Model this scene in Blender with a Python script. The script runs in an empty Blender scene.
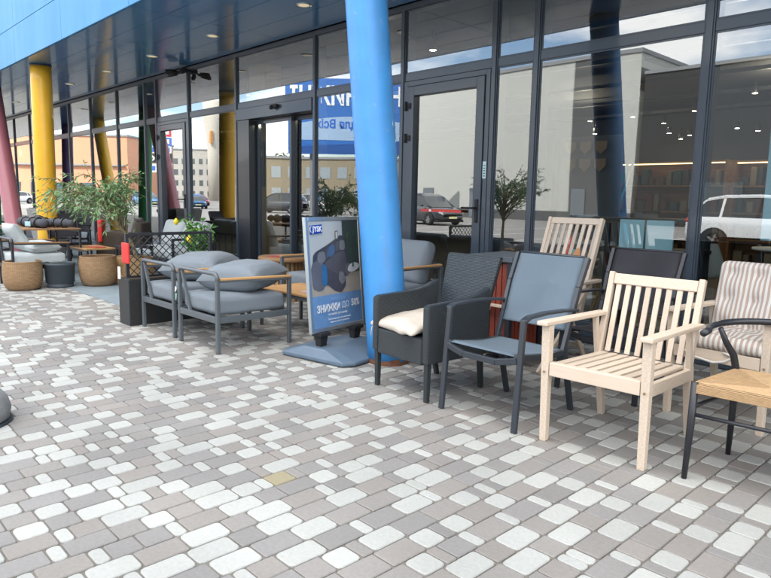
import bpy, bmesh, math, random
from mathutils import Vector, Matrix, noise
R = math.radians
random.seed(7)
C = bpy.context.scene.collection
PI = math.pi

# ------------------------------------------------------------------ materials
MATS = {}
def nt(m): return m.node_tree.nodes, m.node_tree.links
def mat(name, col, rough=.6, metal=0., coat=0., bump=0., bscale=40., var=0., vscale=6., trans=0., emit=None, estr=0., spec=.5, sheen=0.):
    if name in MATS: return MATS[name]
    m = bpy.data.materials.new(name); m.use_nodes = True
    N, L = nt(m); b = N['Principled BSDF']
    b.inputs['Base Color'].default_value = (*col, 1); b.inputs['Roughness'].default_value = rough
    b.inputs['Metallic'].default_value = metal; b.inputs['Coat Weight'].default_value = coat
    b.inputs['Coat Roughness'].default_value = .06
    b.inputs['Specular IOR Level'].default_value = spec
    b.inputs['Sheen Weight'].default_value = sheen
    if emit: b.inputs['Emission Color'].default_value = (*emit, 1); b.inputs['Emission Strength'].default_value = estr
    tc = N.new('ShaderNodeTexCoord')
    if var > 0:
        n = N.new('ShaderNodeTexNoise'); n.inputs['Scale'].default_value = vscale; n.inputs['Detail'].default_value = 6
        L.new(tc.outputs['Object'], n.inputs['Vector'])
        r = N.new('ShaderNodeMapRange'); r.inputs['From Min'].default_value = .25; r.inputs['From Max'].default_value = .75
        r.inputs['To Min'].default_value = 1 - var; r.inputs['To Max'].default_value = 1 + var
        L.new(n.outputs['Fac'], r.inputs['Value'])
        mx = N.new('ShaderNodeMix'); mx.data_type = 'RGBA'; mx.blend_type = 'MULTIPLY'; mx.inputs['Factor'].default_value = 1
        mx.inputs[6].default_value = (*col, 1); L.new(r.outputs['Result'], mx.inputs[7]); L.new(mx.outputs[2], b.inputs['Base Color'])
    if bump > 0:
        n2 = N.new('ShaderNodeTexNoise'); n2.inputs['Scale'].default_value = bscale; n2.inputs['Detail'].default_value = 5
        L.new(tc.outputs['Object'], n2.inputs['Vector'])
        bp = N.new('ShaderNodeBump'); bp.inputs['Strength'].default_value = bump; bp.inputs['Distance'].default_value = .01
        L.new(n2.outputs['Fac'], bp.inputs['Height']); L.new(bp.outputs['Normal'], b.inputs['Normal'])
    MATS[name] = m; return m

def wood_mat(name, c1, c2, scale=1., rough=.55, axis=0):
    m = bpy.data.materials.new(name); m.use_nodes = True; N, L = nt(m); b = N['Principled BSDF']; b.inputs['Roughness'].default_value = rough
    tc = N.new('ShaderNodeUVMap'); mp = N.new('ShaderNodeMapping'); mp.inputs['Scale'].default_value = (3*scale, 60*scale, 1)
    L.new(tc.outputs['UV'], mp.inputs['Vector'])
    n = N.new('ShaderNodeTexNoise'); n.inputs['Scale'].default_value = 1; n.inputs['Detail'].default_value = 3; n.inputs['Distortion'].default_value = .25
    L.new(mp.outputs['Vector'], n.inputs['Vector'])
    cr = N.new('ShaderNodeValToRGB'); cr.color_ramp.elements[0].position = .3; cr.color_ramp.elements[1].position = .72
    cr.color_ramp.elements[0].color = (*c2, 1); cr.color_ramp.elements[1].color = (*c1, 1)
    L.new(n.outputs['Fac'], cr.inputs['Fac'])
    g = N.new('ShaderNodeAttribute'); g.attribute_name = 'tint'
    mx = N.new('ShaderNodeMix'); mx.data_type = 'RGBA'; mx.blend_type = 'MULTIPLY'; mx.inputs['Factor'].default_value = 1
    L.new(cr.outputs['Color'], mx.inputs[6]); L.new(g.outputs['Color'], mx.inputs[7])
    L.new(mx.outputs[2], b.inputs['Base Color'])
    bp = N.new('ShaderNodeBump'); bp.inputs['Strength'].default_value = .15; bp.inputs['Distance'].default_value = .002
    L.new(n.outputs['Fac'], bp.inputs['Height']); L.new(bp.outputs['Normal'], b.inputs['Normal'])
    MATS[name] = m; return m

def weave_mat(name, ca, cb, w=.016, hgt=.006, rough=.45, dist=.004, offset=.5, mortar=.12, gapcol=None):
    m = bpy.data.materials.new(name); m.use_nodes = True; N, L = nt(m); b = N['Principled BSDF']; b.inputs['Roughness'].default_value = rough
    uv = N.new('ShaderNodeUVMap')
    br = N.new('ShaderNodeTexBrick'); br.offset = offset; br.inputs['Scale'].default_value = 1
    br.inputs['Brick Width'].default_value = w; br.inputs['Row Height'].default_value = hgt; br.inputs['Mortar Size'].default_value = hgt*mortar
    br.inputs['Mortar Smooth'].default_value = .6; br.inputs['Bias'].default_value = 0
    br.inputs['Color1'].default_value = (*ca, 1); br.inputs['Color2'].default_value = (*cb, 1)
    g = gapcol or tuple(x*.25 for x in ca); br.inputs['Mortar'].default_value = (*g, 1)
    L.new(uv.outputs['UV'], br.inputs['Vector']); L.new(br.outputs['Color'], b.inputs['Base Color'])
    inv = N.new('ShaderNodeMath'); inv.operation = 'SUBTRACT'; inv.inputs[0].default_value = 1; L.new(br.outputs['Fac'], inv.inputs[1])
    bp = N.new('ShaderNodeBump'); bp.inputs['Strength'].default_value = .7; bp.inputs['Distance'].default_value = dist
    L.new(inv.outputs[0], bp.inputs['Height']); L.new(bp.outputs['Normal'], b.inputs['Normal'])
    MATS[name] = m; return m

def glass_mat(name, ior=2.0, tint=(.80, .86, .85), wav=.02, wscale=.9, op=None):
    m = bpy.data.materials.new(name); m.use_nodes = True; N, L = nt(m)
    for n in list(N):
        if n.type != 'OUTPUT_MATERIAL': N.remove(n)
    out = [n for n in N if n.type == 'OUTPUT_MATERIAL'][0]
    tr = N.new('ShaderNodeBsdfTransparent'); tr.inputs['Color'].default_value = (*tint, 1)
    gl = N.new('ShaderNodeBsdfGlossy'); gl.inputs['Roughness'].default_value = 0.0; gl.inputs['Color'].default_value = (.93, .97, 1, 1)
    lw = N.new('ShaderNodeLayerWeight'); lw.inputs['Blend'].default_value = .5
    pw = N.new('ShaderNodeMath'); pw.operation = 'POWER'; pw.inputs[1].default_value = 2.3; L.new(lw.outputs['Facing'], pw.inputs[0])
    sc = N.new('ShaderNodeMath'); sc.operation = 'MULTIPLY_ADD'; sc.inputs[1].default_value = 1-ior; sc.inputs[2].default_value = ior; L.new(pw.outputs[0], sc.inputs[0])
    ge = N.new('ShaderNodeNewGeometry'); iv = N.new('ShaderNodeMath'); iv.operation = 'SUBTRACT'; iv.inputs[0].default_value = 1; L.new(ge.outputs['Backfacing'], iv.inputs[1])
    fr = N.new('ShaderNodeMath'); fr.operation = 'MULTIPLY'; L.new(sc.outputs[0], fr.inputs[0]); L.new(iv.outputs[0], fr.inputs[1])
    mix = N.new('ShaderNodeMixShader')
    tc = N.new('ShaderNodeTexCoord'); n = N.new('ShaderNodeTexNoise'); n.inputs['Scale'].default_value = wscale; n.inputs['Detail'].default_value = 1
    L.new(tc.outputs['Object'], n.inputs['Vector'])
    bp = N.new('ShaderNodeBump'); bp.inputs['Strength'].default_value = 1; bp.inputs['Distance'].default_value = wav
    L.new(n.outputs['Fac'], bp.inputs['Height']); L.new(bp.outputs['Normal'], gl.inputs['Normal'])
    L.new(fr.outputs[0], mix.inputs[0]); L.new(tr.outputs[0], mix.inputs[1]); L.new(gl.outputs[0], mix.inputs[2]); L.new(mix.outputs[0], out.inputs['Surface'])
    MATS[name] = m; return m

def attr_mat(name, attr='Col', rough=.8, bump=.3, bscale=180, dist=.0015, var=.12, vs=60):
    m = bpy.data.materials.new(name); m.use_nodes = True; N, L = nt(m); b = N['Principled BSDF']; b.inputs['Roughness'].default_value = rough
    a = N.new('ShaderNodeAttribute'); a.attribute_name = attr
    tc = N.new('ShaderNodeTexCoord'); n = N.new('ShaderNodeTexNoise'); n.inputs['Scale'].default_value = vs; n.inputs['Detail'].default_value = 8; n.inputs['Roughness'].default_value = .7
    L.new(tc.outputs['Object'], n.inputs['Vector'])
    r = N.new('ShaderNodeMapRange'); r.inputs['From Min'].default_value = .3; r.inputs['From Max'].default_value = .7; r.inputs['To Min'].default_value = 1-var; r.inputs['To Max'].default_value = 1+var
    L.new(n.outputs['Fac'], r.inputs['Value'])
    n3 = N.new('ShaderNodeTexNoise'); n3.inputs['Scale'].default_value = 1.3; n3.inputs['Detail'].default_value = 4
    L.new(tc.outputs['Object'], n3.inputs['Vector'])
    r3 = N.new('ShaderNodeMapRange'); r3.inputs['From Min'].default_value = .3; r3.inputs['From Max'].default_value = .7; r3.inputs['To Min'].default_value = .84; r3.inputs['To Max'].default_value = 1.08
    L.new(n3.outputs['Fac'], r3.inputs['Value'])
    mu = N.new('ShaderNodeMath'); mu.operation = 'MULTIPLY'; L.new(r.outputs['Result'], mu.inputs[0]); L.new(r3.outputs['Result'], mu.inputs[1])
    mx = N.new('ShaderNodeMix'); mx.data_type = 'RGBA'; mx.blend_type = 'MULTIPLY'; mx.inputs['Factor'].default_value = 1
    L.new(a.outputs['Color'], mx.inputs[6]); L.new(mu.outputs[0], mx.inputs[7]); L.new(mx.outputs[2], b.inputs['Base Color'])
    n2 = N.new('ShaderNodeTexNoise'); n2.inputs['Scale'].default_value = bscale; n2.inputs['Detail'].default_value = 4
    L.new(tc.outputs['Object'], n2.inputs['Vector'])
    bp = N.new('ShaderNodeBump'); bp.inputs['Strength'].default_value = bump; bp.inputs['Distance'].default_value = dist
    L.new(n2.outputs['Fac'], bp.inputs['Height']); L.new(bp.outputs['Normal'], b.inputs['Normal'])
    MATS[name] = m; return m

# ------------------------------------------------------------------ mesh collector
class MB:
    def __init__(s): s.v = []; s.f = []; s.smooth = []; s.tint = []
    def add(s, vs, fs, smooth=False, tint=1.):
        o = len(s.v); s.v += [Vector(v) for v in vs]; s.f += [tuple(i+o for i in f) for f in fs]
        s.smooth += [smooth]*len(fs); s.tint += [tint]*len(fs); return s
    def box(s, c, d, rot=None, tint=1.):
        hx, hy, hz = d[0]/2, d[1]/2, d[2]/2
        vs = [Vector((x, y, z)) for x in (-hx, hx) for y in (-hy, hy) for z in (-hz, hz)]
        if rot is not None: vs = [rot @ v for v in vs]
        vs = [v + Vector(c) for v in vs]
        return s.add(vs, [(0,1,3,2),(4,6,7,5),(0,4,5,1),(2,3,7,6),(0,2,6,4),(1,5,7,3)], tint=tint)
    def bb(s, x0, x1, y0, y1, z0, z1, tint=1.): return s.box(((x0+x1)/2, (y0+y1)/2, (z0+z1)/2), (x1-x0, y1-y0, z1-z0), tint=tint)
    def bar(s, p, q, w, h, up=(0,0,1), w2=None, h2=None, tint=1.):
        p = Vector(p); q = Vector(q); d = (q-p).normalized(); a = d.cross(Vector(up))
        if a.length < 1e-3: a = d.cross(Vector((0,1,0)))
        a.normalize(); b = a.cross(d).normalized(); w2 = w if w2 is None else w2; h2 = h if h2 is None else h2
        vs = []
        for c, ww, hh in ((p, w, h), (q, w2, h2)):
            vs += [c - a*ww/2 - b*hh/2, c + a*ww/2 - b*hh/2, c + a*ww/2 + b*hh/2, c - a*ww/2 + b*hh/2]
        return s.add(vs, [(3,2,1,0),(4,5,6,7),(0,1,5,4),(1,2,6,5),(2,3,7,6),(3,0,4,7)], tint=tint)
    def tube(s, pts, r, n=8, closed=False, cap=True, flat=None, tint=1.):
        pts = [Vector(p) for p in pts]; rs = r if isinstance(r, (list, tuple)) else [r]*len(pts)
        o = []; up = None
        for i, p in enumerate(pts):
            a = pts[i-1] if (i > 0 or closed) else p; b = pts[(i+1) % len(pts)] if (i < len(pts)-1 or closed) else p
            t = (b-a).normalized()
            if up is None:
                up = t.cross(Vector((0,0,1)))
                if up.length < .1: up = t.cross(Vector((0,1,0)))
                up.normalize()
            up = (up - t*up.dot(t)).normalized(); w = t.cross(up)
            for k in range(n):
                an = 2*PI*k/n; o.append(p + up*math.cos(an)*rs[i] + w*math.sin(an)*rs[i]*(flat or 1))
        fs = []; m = len(pts)
        for i in range(m if closed else m-1):
            j = (i+1) % m
            for k in range(n): fs.append((i*n+k, i*n+(k+1) % n, j*n+(k+1) % n, j*n+k))
        if cap and not closed: fs += [tuple(reversed(range(n))), tuple((m-1)*n+k for k in range(n))]
        return s.add(o, fs, True, tint)
    def lathe(s, prof, n=32, c=(0,0,0), cap=True, tint=1.):
        vs = [(c[0]+r*math.cos(2*PI*k/n), c[1]+r*math.sin(2*PI*k/n), c[2]+z) for r, z in prof for k in range(n)]
        fs = [(i*n+k, i*n+(k+1) % n, (i+1)*n+(k+1) % n, (i+1)*n+k) for i in range(len(prof)-1) for k in range(n)]
        if cap: fs += [tuple(reversed(range(n))), tuple((len(prof)-1)*n+k for k in range(n))]
        return s.add(vs, fs, True, tint)
    def prism(s, poly, z0, z1):
        n = len(poly); vs = [(x, y, z0) for x, y in poly] + [(x, y, z1) for x, y in poly]
        return s.add(vs, [tuple(reversed(range(n))), tuple(range(n, 2*n))] + [(i, (i+1) % n, n+(i+1) % n, n+i) for i in range(n)])
    def grid(s, fn, nu, nv, smooth=True):
        vs = [fn(i/nu, j/nv) for j in range(nv+1) for i in range(nu+1)]
        return s.add(vs, [(j*(nu+1)+i, j*(nu+1)+i+1, (j+1)*(nu+1)+i+1, (j+1)*(nu+1)+i) for j in range(nv) for i in range(nu)], smooth)
    def rbox(s, c, d, r, n=12, puff=0., rot=None, wr=0., seed=0, func=None):
        """rounded upholstered block"""
        h = Vector(d)/2; vs = []; fs = []; idx = {}
        def vert(p):
            k = (round(p[0], 5), round(p[1], 5), round(p[2], 5))
            if k in idx: return idx[k]
            q = Vector((p[0]*h[0], p[1]*h[1], p[2]*h[2]))
            inner = Vector([max(-(h[i]-r), min(h[i]-r, q[i])) for i in range(3)])
            dd = q-inner
            if dd.length > 1e-9: q = inner + dd.normalized()*r
            if puff:
                w = (1-p[0]**2)*(1-p[1]**2); q.z += math.copysign(puff*w, p[2]) if abs(p[2]) > .3 else 0
                w2 = (1-p[2]**2); q.x *= 1 + .0*w2
            if wr: q += Vector((0,0,1))*wr*noise.noise(Vector((q.x*7+seed, q.y*7, q.z*9))) + Vector((1,0.6,0))*wr*.7*noise.noise(Vector((q.x*9, q.y*9+seed, q.z*12)))
            if func: q = func(q, p)
            idx[k] = len(vs); vs.append(q); return idx[k]
        for ax in range(3):
            for sg in (-1, 1):
                for i in range(n):
                    for j in range(n):
                        ps = []
                        for a, b in ((i, j), (i+1, j), (i+1, j+1), (i, j+1)):
                            # cosine spacing keeps the corners round
                            u = -math.cos(PI*a/n); w = -math.cos(PI*b/n); p = [0,0,0]; p[ax] = sg; p[(ax+1) % 3] = u; p[(ax+2) % 3] = w; ps.append(vert(p))
                        if sg < 0: ps.reverse()
                        fs.append(tuple(ps))
        if rot is not None: vs = [rot @ v for v in vs]
        vs = [v + Vector(c) for v in vs]
        return s.add(vs, fs, True)
    def build(s, name, material, parent=None, bevel=0., loc=None, subd=0, uvs=True):
        me = bpy.data.meshes.new(name); me.from_pydata([tuple(v) for v in s.v], [], s.f)
        me.polygons.foreach_set('use_smooth', s.smooth)
        if uvs:
            uv = me.uv_layers.new(name='UVMap'); data = [0.]*(2*len(me.loops))
            ta = me.color_attributes.new('tint', 'FLOAT_COLOR', 'CORNER'); td = [1.]*(4*len(me.loops))
            for p in me.polygons:
                nx, ny, nz = (abs(a) for a in p.normal); t = s.tint[p.index]
                vsx = [me.vertices[i].co for i in p.vertices]
                ex = [max(q[k] for q in vsx)-min(q[k] for q in vsx) for k in range(3)]
                for li, vi in zip(p.loop_indices, p.vertices):
                    co = me.vertices[vi].co
                    if nz >= nx and nz >= ny: a, b_, ea, eb = co.x, co.y, ex[0], ex[1]
                    elif nx >= ny: a, b_, ea, eb = co.y, co.z, ex[1], ex[2]
                    else: a, b_, ea, eb = co.x, co.z, ex[0], ex[2]
                    if getattr(s, 'grain', False) and eb > ea: a, b_ = b_, a
                    off = (p.index*.37) % 1 if getattr(s, 'grain', False) else 0
                    data[2*li] = a+off; data[2*li+1] = b_+off*.3
                    td[4*li] = td[4*li+1] = td[4*li+2] = t
            uv.data.foreach_set('uv', data); ta.data.foreach_set('color', td)
        me.materials.append(material); me.update()
        o = bpy.data.objects.new(name, me); C.objects.link(o)
        if parent is not None: o.parent = parent
        if loc: o.location = loc
        if bevel > 0:
            b = o.modifiers.new('Bevel', 'BEVEL'); b.width = bevel; b.segments = 2; b.limit_method = 'ANGLE'; b.angle_limit = R(40)
        return o
def GM():
    m = MB(); m.grain = True; return m
def thing(name, label, cat, loc=(0,0,0), rz=0., group=None):
    o = bpy.data.objects.new(name, None); C.objects.link(o); o.location = loc; o.rotation_euler = (0,0,rz); o.empty_display_size = .1
    o['label'] = label; o['category'] = cat
    if group: o['group'] = group
    return o
def tag(o, label, cat, group=None):
    o['label'] = label; o['category'] = cat
    if group: o['group'] = group
    return o
def struct(o): o['kind'] = 'structure'; return o
def dup(root, loc, rz, label, group=None, scale=None):
    r = root.copy(); C.objects.link(r); r.location = loc; r.rotation_euler = (0,0,rz); r['label'] = label
    if group: r['group'] = group
    if scale: r.scale = scale
    for ch in list(root.children):
        c = ch.copy(); C.objects.link(c); c.parent = r
        for g in ch.children:
            d = g.copy(); C.objects.link(d); d.parent = c
    return r
def text(s, size, M, material, parent, name, bold=0., sx=1., align='CENTER', depth=.0004):
    cu = bpy.data.curves.new(name, 'FONT'); cu.body = s; cu.size = size; cu.align_x = align; cu.align_y = 'CENTER'; cu.offset = bold; cu.extrude = depth; cu.resolution_u = 3
    t = bpy.data.objects.new(name+'_tmp', cu); C.objects.link(t); bpy.context.view_layer.update()
    me = bpy.data.meshes.new_from_object(t.evaluated_get(bpy.context.evaluated_depsgraph_get()))
    bpy.data.objects.remove(t); me.transform(M @ Matrix.Diagonal((sx, 1, 1, 1))); me.materials.clear(); me.materials.append(material); me.name = name
    o = bpy.data.objects.new(name, me); C.objects.link(o); o.parent = parent; return o

# palette
FRAME = mat('slate_aluminium', (.040, .056, .078), .38, coat=.2, var=.08, vscale=3)
COLBLUE = mat('blue_enamel', (.052, .265, .62), .5, coat=.08, bump=.15, bscale=9, var=.10, vscale=5)
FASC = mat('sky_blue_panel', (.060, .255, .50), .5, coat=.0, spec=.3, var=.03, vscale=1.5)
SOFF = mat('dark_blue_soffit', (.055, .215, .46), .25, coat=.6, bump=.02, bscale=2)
def grime(m, amt=.28, sc=(7, 7, .5), spots=.10):
    N, L = nt(m); b = N['Principled BSDF']; src = b.inputs['Base Color'].links[0].from_socket
    tc = N.new('ShaderNodeTexCoord'); mp = N.new('ShaderNodeMapping'); mp.inputs['Scale'].default_value = sc; L.new(tc.outputs['Object'], mp.inputs['Vector'])
    n = N.new('ShaderNodeTexNoise'); n.inputs['Scale'].default_value = 1; n.inputs['Detail'].default_value = 8; n.inputs['Roughness'].default_value = .65; L.new(mp.outputs['Vector'], n.inputs['Vector'])
    r = N.new('ShaderNodeMapRange'); r.inputs['From Min'].default_value = .5; r.inputs['From Max'].default_value = .78; r.inputs['To Max'].default_value = amt; L.new(n.outputs['Fac'], r.inputs['Value'])
    m1 = N.new('ShaderNodeMix'); m1.data_type = 'RGBA'; m1.inputs[7].default_value = (.16, .15, .13, 1); L.new(r.outputs[0], m1.inputs['Factor']); L.new(src, m1.inputs[6])
    n2 = N.new('ShaderNodeTexNoise'); n2.inputs['Scale'].default_value = 13; n2.inputs['Detail'].default_value = 5; L.new(tc.outputs['Object'], n2.inputs['Vector'])
    r2 = N.new('ShaderNodeMapRange'); r2.inputs['From Min'].default_value = .66; r2.inputs['From Max'].default_value = .70; r2.inputs['To Max'].default_value = spots; L.new(n2.outputs['Fac'], r2.inputs['Value'])
    m2 = N.new('ShaderNodeMix'); m2.data_type = 'RGBA'; m2.inputs[7].default_value = (.45, .45, .43, 1); L.new(r2.outputs[0], m2.inputs['Factor']); L.new(m1.outputs[2], m2.inputs[6]); L.new(m2.outputs[2], b.inputs['Base Color'])
    rr = N.new('ShaderNodeMapRange'); rr.inputs['To Min'].default_value = b.inputs['Roughness'].default_value-.12; rr.inputs['To Max'].default_value = b.inputs['Roughness'].default_value+.2; L.new(n.outputs['Fac'], rr.inputs['Value']); L.new(rr.outputs[0], b.inputs['Roughness'])
grime(COLBLUE, .30, (7, 7, .5), .13); grime(FASC, .12, (3, 3, .6), .0)
YEL = mat('yellow_enamel', (.80, .44, .02), .42, coat=.3, var=.05)
grime(YEL, .25, (7, 7, .5), .2)
PINK = mat('mauve_enamel', (.34, .115, .14), .42, coat=.3, var=.06)
GREEN = mat('green_enamel', (.03, .20, .06), .42, coat=.3, var=.06)
PURP = mat('purple_enamel', (.10, .06, .16), .42, coat=.3)
ACACIA = wood_mat('pale_whitewashed_wood', (.65, .545, .44), (.53, .43, .335), 1.)
OAK = wood_mat('honey_wood', (.56, .33, .14), (.43, .23, .09), 1.)
BROWNW = wood_mat('brown_wood', (.34, .19, .09), (.22, .115, .05), 1.)
REDW = wood_mat('red_stained_slats', (.30, .055, .028), (.20, .036, .02), 1.)
GMET = mat('grey_powder_coat', (.085, .10, .112), .42, coat=.1)
DMET = mat('anthracite_powder_coat', (.028, .035, .045), .38, coat=.15)
BMET = mat('black_powder_coat', (.016, .018, .024), .42, coat=.1)
BSLING = weave_mat('blue_grey_textilene', (.16, .22, .285), (.22, .285, .345), .0085, .0042, .7, .0015, .5, .2, (.09, .13, .17))
KSLING = weave_mat('black_textilene', (.028, .026, .036), (.04, .038, .05), .006, .003, .65, .001, .5, .2, (.01, .01, .012))
WICK = weave_mat('black_wicker', (.14, .18, .215), (.085, .112, .135), .032, .0165, .35, .010, .5, .42, (.003, .004, .005))
SEAG = weave_mat('seagrass_weave', (.42, .27, .15), (.33, .20, .10), .05, .012, .8, .006, .5, .15, (.14, .08, .04))
RATT = weave_mat('brown_rattan', (.15, .11, .08), (.10, .07, .05), .02, .008, .6, .006, .5, .2, (.03, .02, .015))
TANW = weave_mat('natural_wicker', (.48, .30, .13), (.38, .22, .09), .02, .01, .75, .008, .5, .2, (.12, .07, .03))
GFAB = weave_mat('grey_blue_fabric', (.222, .262, .298), (.262, .302, .34), .010, .005, .9, .002, .5, .14, (.15, .17, .205))
LFAB = weave_mat('light_grey_fabric', (.42, .46, .47), (.48, .52, .53), .004, .002, .9, .0005, .5, .1, (.36, .40, .41))
CREAM = mat('cream_canvas', (.52, .465, .40), .9, var=.05, vscale=30, bump=.2, bscale=300)
DKFAB = mat('dark_grey_fabric', (.06, .065, .08), .9, bump=.3, bscale=200)
MAUVE = mat('mauve_grey_fabric', (.24, .20, .215), .9, bump=.2, bscale=200)
CONC = mat('grey_concrete', (.22, .22, .22), .85, var=.2, vscale=12, bump=.4, bscale=60)
SILV = mat('satin_aluminium', (.50, .55, .58), .28, metal=.8)
RUST = mat('rusted_steel', (.17, .07, .04), .9, var=.4, vscale=25, bump=.6, bscale=60)
RUB = mat('black_rubber', (.012, .012, .013), .7)
RED = mat('red_paper', (.62, .03, .025), .6)
WHITE = mat('white_paint', (.78, .79, .78), .5)
GLASS = glass_mat('window_glass', .17, (.84, .88, .88), .0009, .9)
GLASSD = glass_mat('door_glass', .20, (.78, .82, .82), .0007, .9)
BARK = mat('olive_bark', (.20, .16, .09), .9, var=.3, vscale=30, bump=.7, bscale=50)
def leafmat(name, a, b, rough=.5):
    m = bpy.data.materials.new(name); m.use_nodes = True; N, L = nt(m); p = N['Principled BSDF']; p.inputs['Roughness'].default_value = rough
    g = N.new('ShaderNodeAttribute'); g.attribute_name = 'tint'
    mx = N.new('ShaderNodeMix'); mx.data_type = 'RGBA'; mx.inputs[6].default_value = (*a, 1); mx.inputs[7].default_value = (*b, 1)
    L.new(g.outputs['Fac'], mx.inputs['Factor']); L.new(mx.outputs[2], p.inputs['Base Color'])
    p.inputs['Subsurface Weight'].default_value = 0; MATS[name] = m; return m
OLEAF = leafmat('olive_leaves', (.07, .19, .045), (.23, .36, .18))
LLEAF = leafmat('lemon_leaves', (.03, .12, .02), (.12, .30, .05), .35)
TLEAF = leafmat('tree_leaves', (.03, .06, .02), (.08, .12, .04))

# ------------------------------------------------------------------ camera
cam = bpy.data.cameras.new('camera'); co = bpy.data.objects.new('camera', cam); C.objects.link(co)
cam.sensor_width = 36; cam.lens = 36*645/771; cam.clip_end = 2000; cam.clip_start = .05
def nv(a): return Vector(a).normalized()
d1 = nv((-620.5, -102, 645)); dv = Vector((-85, 4600, 645)).normalized(); dv = (dv - d1*dv.dot(d1)).normalized()
X = -d1; Z = -dv; Y = Z.cross(X)
# rows X,Y,Z are the world axes seen by a camera with x right, y down, z forward
rt = Vector((X[0], Y[0], Z[0])); dn = Vector((X[1], Y[1], Z[1])); fw = Vector((X[2], Y[2], Z[2]))
Mx = Matrix((rt, -dn, -fw)).transposed().to_4x4(); Mx.translation = (0, 0, 1.27); co.matrix_world = Mx
bpy.context.scene.camera = co

# ------------------------------------------------------------------ ground and paving
YF, YG = 5.3, 5.328            # front of the frames, glass plane
g = MB(); g.add([(-900,-900,-.10),(900,-900,-.10),(900,900,-.10),(-900,900,-.10)], [(0,1,2,3)])
struct(g.build('ground', mat('dry_ground', (.20, .19, .16), .95, var=.25, vscale=.3), uvs=False))
def ground_brick():
    m = bpy.data.materials.new('far_pavers'); m.use_nodes = True; N, L = nt(m); b = N['Principled BSDF']; b.inputs['Roughness'].default_value = .85
    tc = N.new('ShaderNodeTexCoord'); mp = N.new('ShaderNodeMapping'); mp.inputs['Rotation'].default_value = (0,0,PI/2); L.new(tc.outputs['Object'], mp.inputs['Vector'])
    br = N.new('ShaderNodeTexBrick'); br.inputs['Scale'].default_value = 1; br.inputs['Brick Width'].default_value = .14; br.inputs['Row Height'].default_value = .115; br.inputs['Mortar Size'].default_value = .004
    br.inputs['Color1'].default_value = (.46, .47, .44, 1); br.inputs['Color2'].default_value = (.22, .21, .21, 1); br.inputs['Mortar'].default_value = (.13, .12, .11, 1)
    L.new(mp.outputs['Vector'], br.inputs['Vector']); L.new(br.outputs['Color'], b.inputs['Base Color']); return m
pb = MB(); pb.bb(-40, 12, -5.2, 3.3, -.09, -.007); pb.bb(-11, 12, 3.3, 5.35, -.09, -.007)
struct(pb.build('pavement_bed', mat('joint_sand', (.15, .138, .12), .95, var=.25, vscale=8), uvs=False))
def paving():
    vs = []; fs = []; cols = []
    rnd = random.Random(11); w = .115
    def paver(x0, y0, ln, c, rounded):
        gp = .0026 if rounded else .0018; ax, bx, ay, by = x0+gp, x0+w-gp, y0+gp, y0+ln-gp
        r = min(.020 if rounded else .009, ln*.30)
        tz = rnd.uniform(-.0012, .0012); sx = rnd.uniform(-.01, .01); sy = rnd.uniform(-.006, .006)
        ring = []
        for cx, cy, a0 in ((bx-r, by-r, 0), (ax+r, by-r, 90), (ax+r, ay+r, 180), (bx-r, ay+r, 270)):
            for k in (0, 45, 90): ring.append((cx, cy, R(a0+k)))
        mx, my = (ax+bx)/2, (ay+by)/2; o = len(vs)
        for z, ins in ((0, .0045), (-.0035, .001), (-.022, 0)):
            for cx, cy, a in ring:
                px, py = cx+(r-ins)*math.cos(a), cy+(r-ins)*math.sin(a)
                vs.append((px, py, z+tz+(px-mx)*sx+(py-my)*sy if z > -.02 else z))
        n = 12; fs.append(tuple(o+k for k in range(n))); cols.append(c)
        for l in range(2):
            for k in range(n):
                k2 = (k+1) % n; fs.append((o+l*n+k, o+(l+1)*n+k, o+(l+1)*n+k2, o+l*n+k2)); cols.append(c)
    x = -13.9; prow = []
    while x < 2.6:
        y = -2.2 - rnd.random()*.17; ymax = 5.27; prev = 'g'; row = []
        while y < ymax:
            pw_ = .90 if prev == 'g' else .10
            ln = rnd.choices([.172, .115, .0575], [.34, .40, .26])[0]
            if y+ln > 5.3: ln = max(.03, 5.3-y)
            ov = sum(max(0, min(y+ln, q1)-max(y, q0)) for q0, q1 in prow)/ln
            if ov > .45: pw_ *= .5
            white = rnd.random() < pw_
            if not white and rnd.random() < .35 and y+.172 < 5.3: ln = .172
            if white:
                k = rnd.uniform(.90, 1.05); c = (.375*k, .38*k, .36*k); row.append((y, y+ln))
            else:
                k = rnd.uniform(.93, 1.07); c = rnd.choice([(.222, .208, .195), (.216, .207, .200), (.230, .212, .196), (.206, .198, .190)]); c = tuple(q*k for q in c)
            if rnd.random() < .0016: c = (.27, .235, .15)
            paver(x, y, ln, c, white); prev = 'w' if white else 'g'; y += ln
        prow = row; x += w
    me = bpy.data.meshes.new('pavement'); me.from_pydata(vs, [], fs)
    ca = me.color_attributes.new('Col', 'FLOAT_COLOR', 'CORNER'); data = []
    for p, c in zip(me.polygons, cols): data += [c[0], c[1], c[2], 1.]*p.loop_total
    ca.data.foreach_set('color', data); me.materials.append(attr_mat('concrete_pavers', var=.10, bump=.35)); me.update()
    o = bpy.data.objects.new('pavement', me); C.objects.link(o); struct(o)
paving()
# outdoor carpet in front of the seating area
cp = MB(); cp.add([(-30, 2.88, .006), (-6.45, 2.82, .006), (-6.45, 5.28, .006), (-30, 5.28, .006), (-30, 2.88, 0), (-6.45, 2.82, 0), (-6.45, 5.28, 0), (-30, 5.28, 0)], [(0,1,2,3),(7,6,5,4),(0,4,5,1),(1,5,6,2),(2,6,7,3),(3,7,4,0)])
struct(cp.build('path', mat('blue_grey_carpet', (.20, .25, .28), .95, var=.12, vscale=5, bump=.3, bscale=150), uvs=False))
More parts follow.
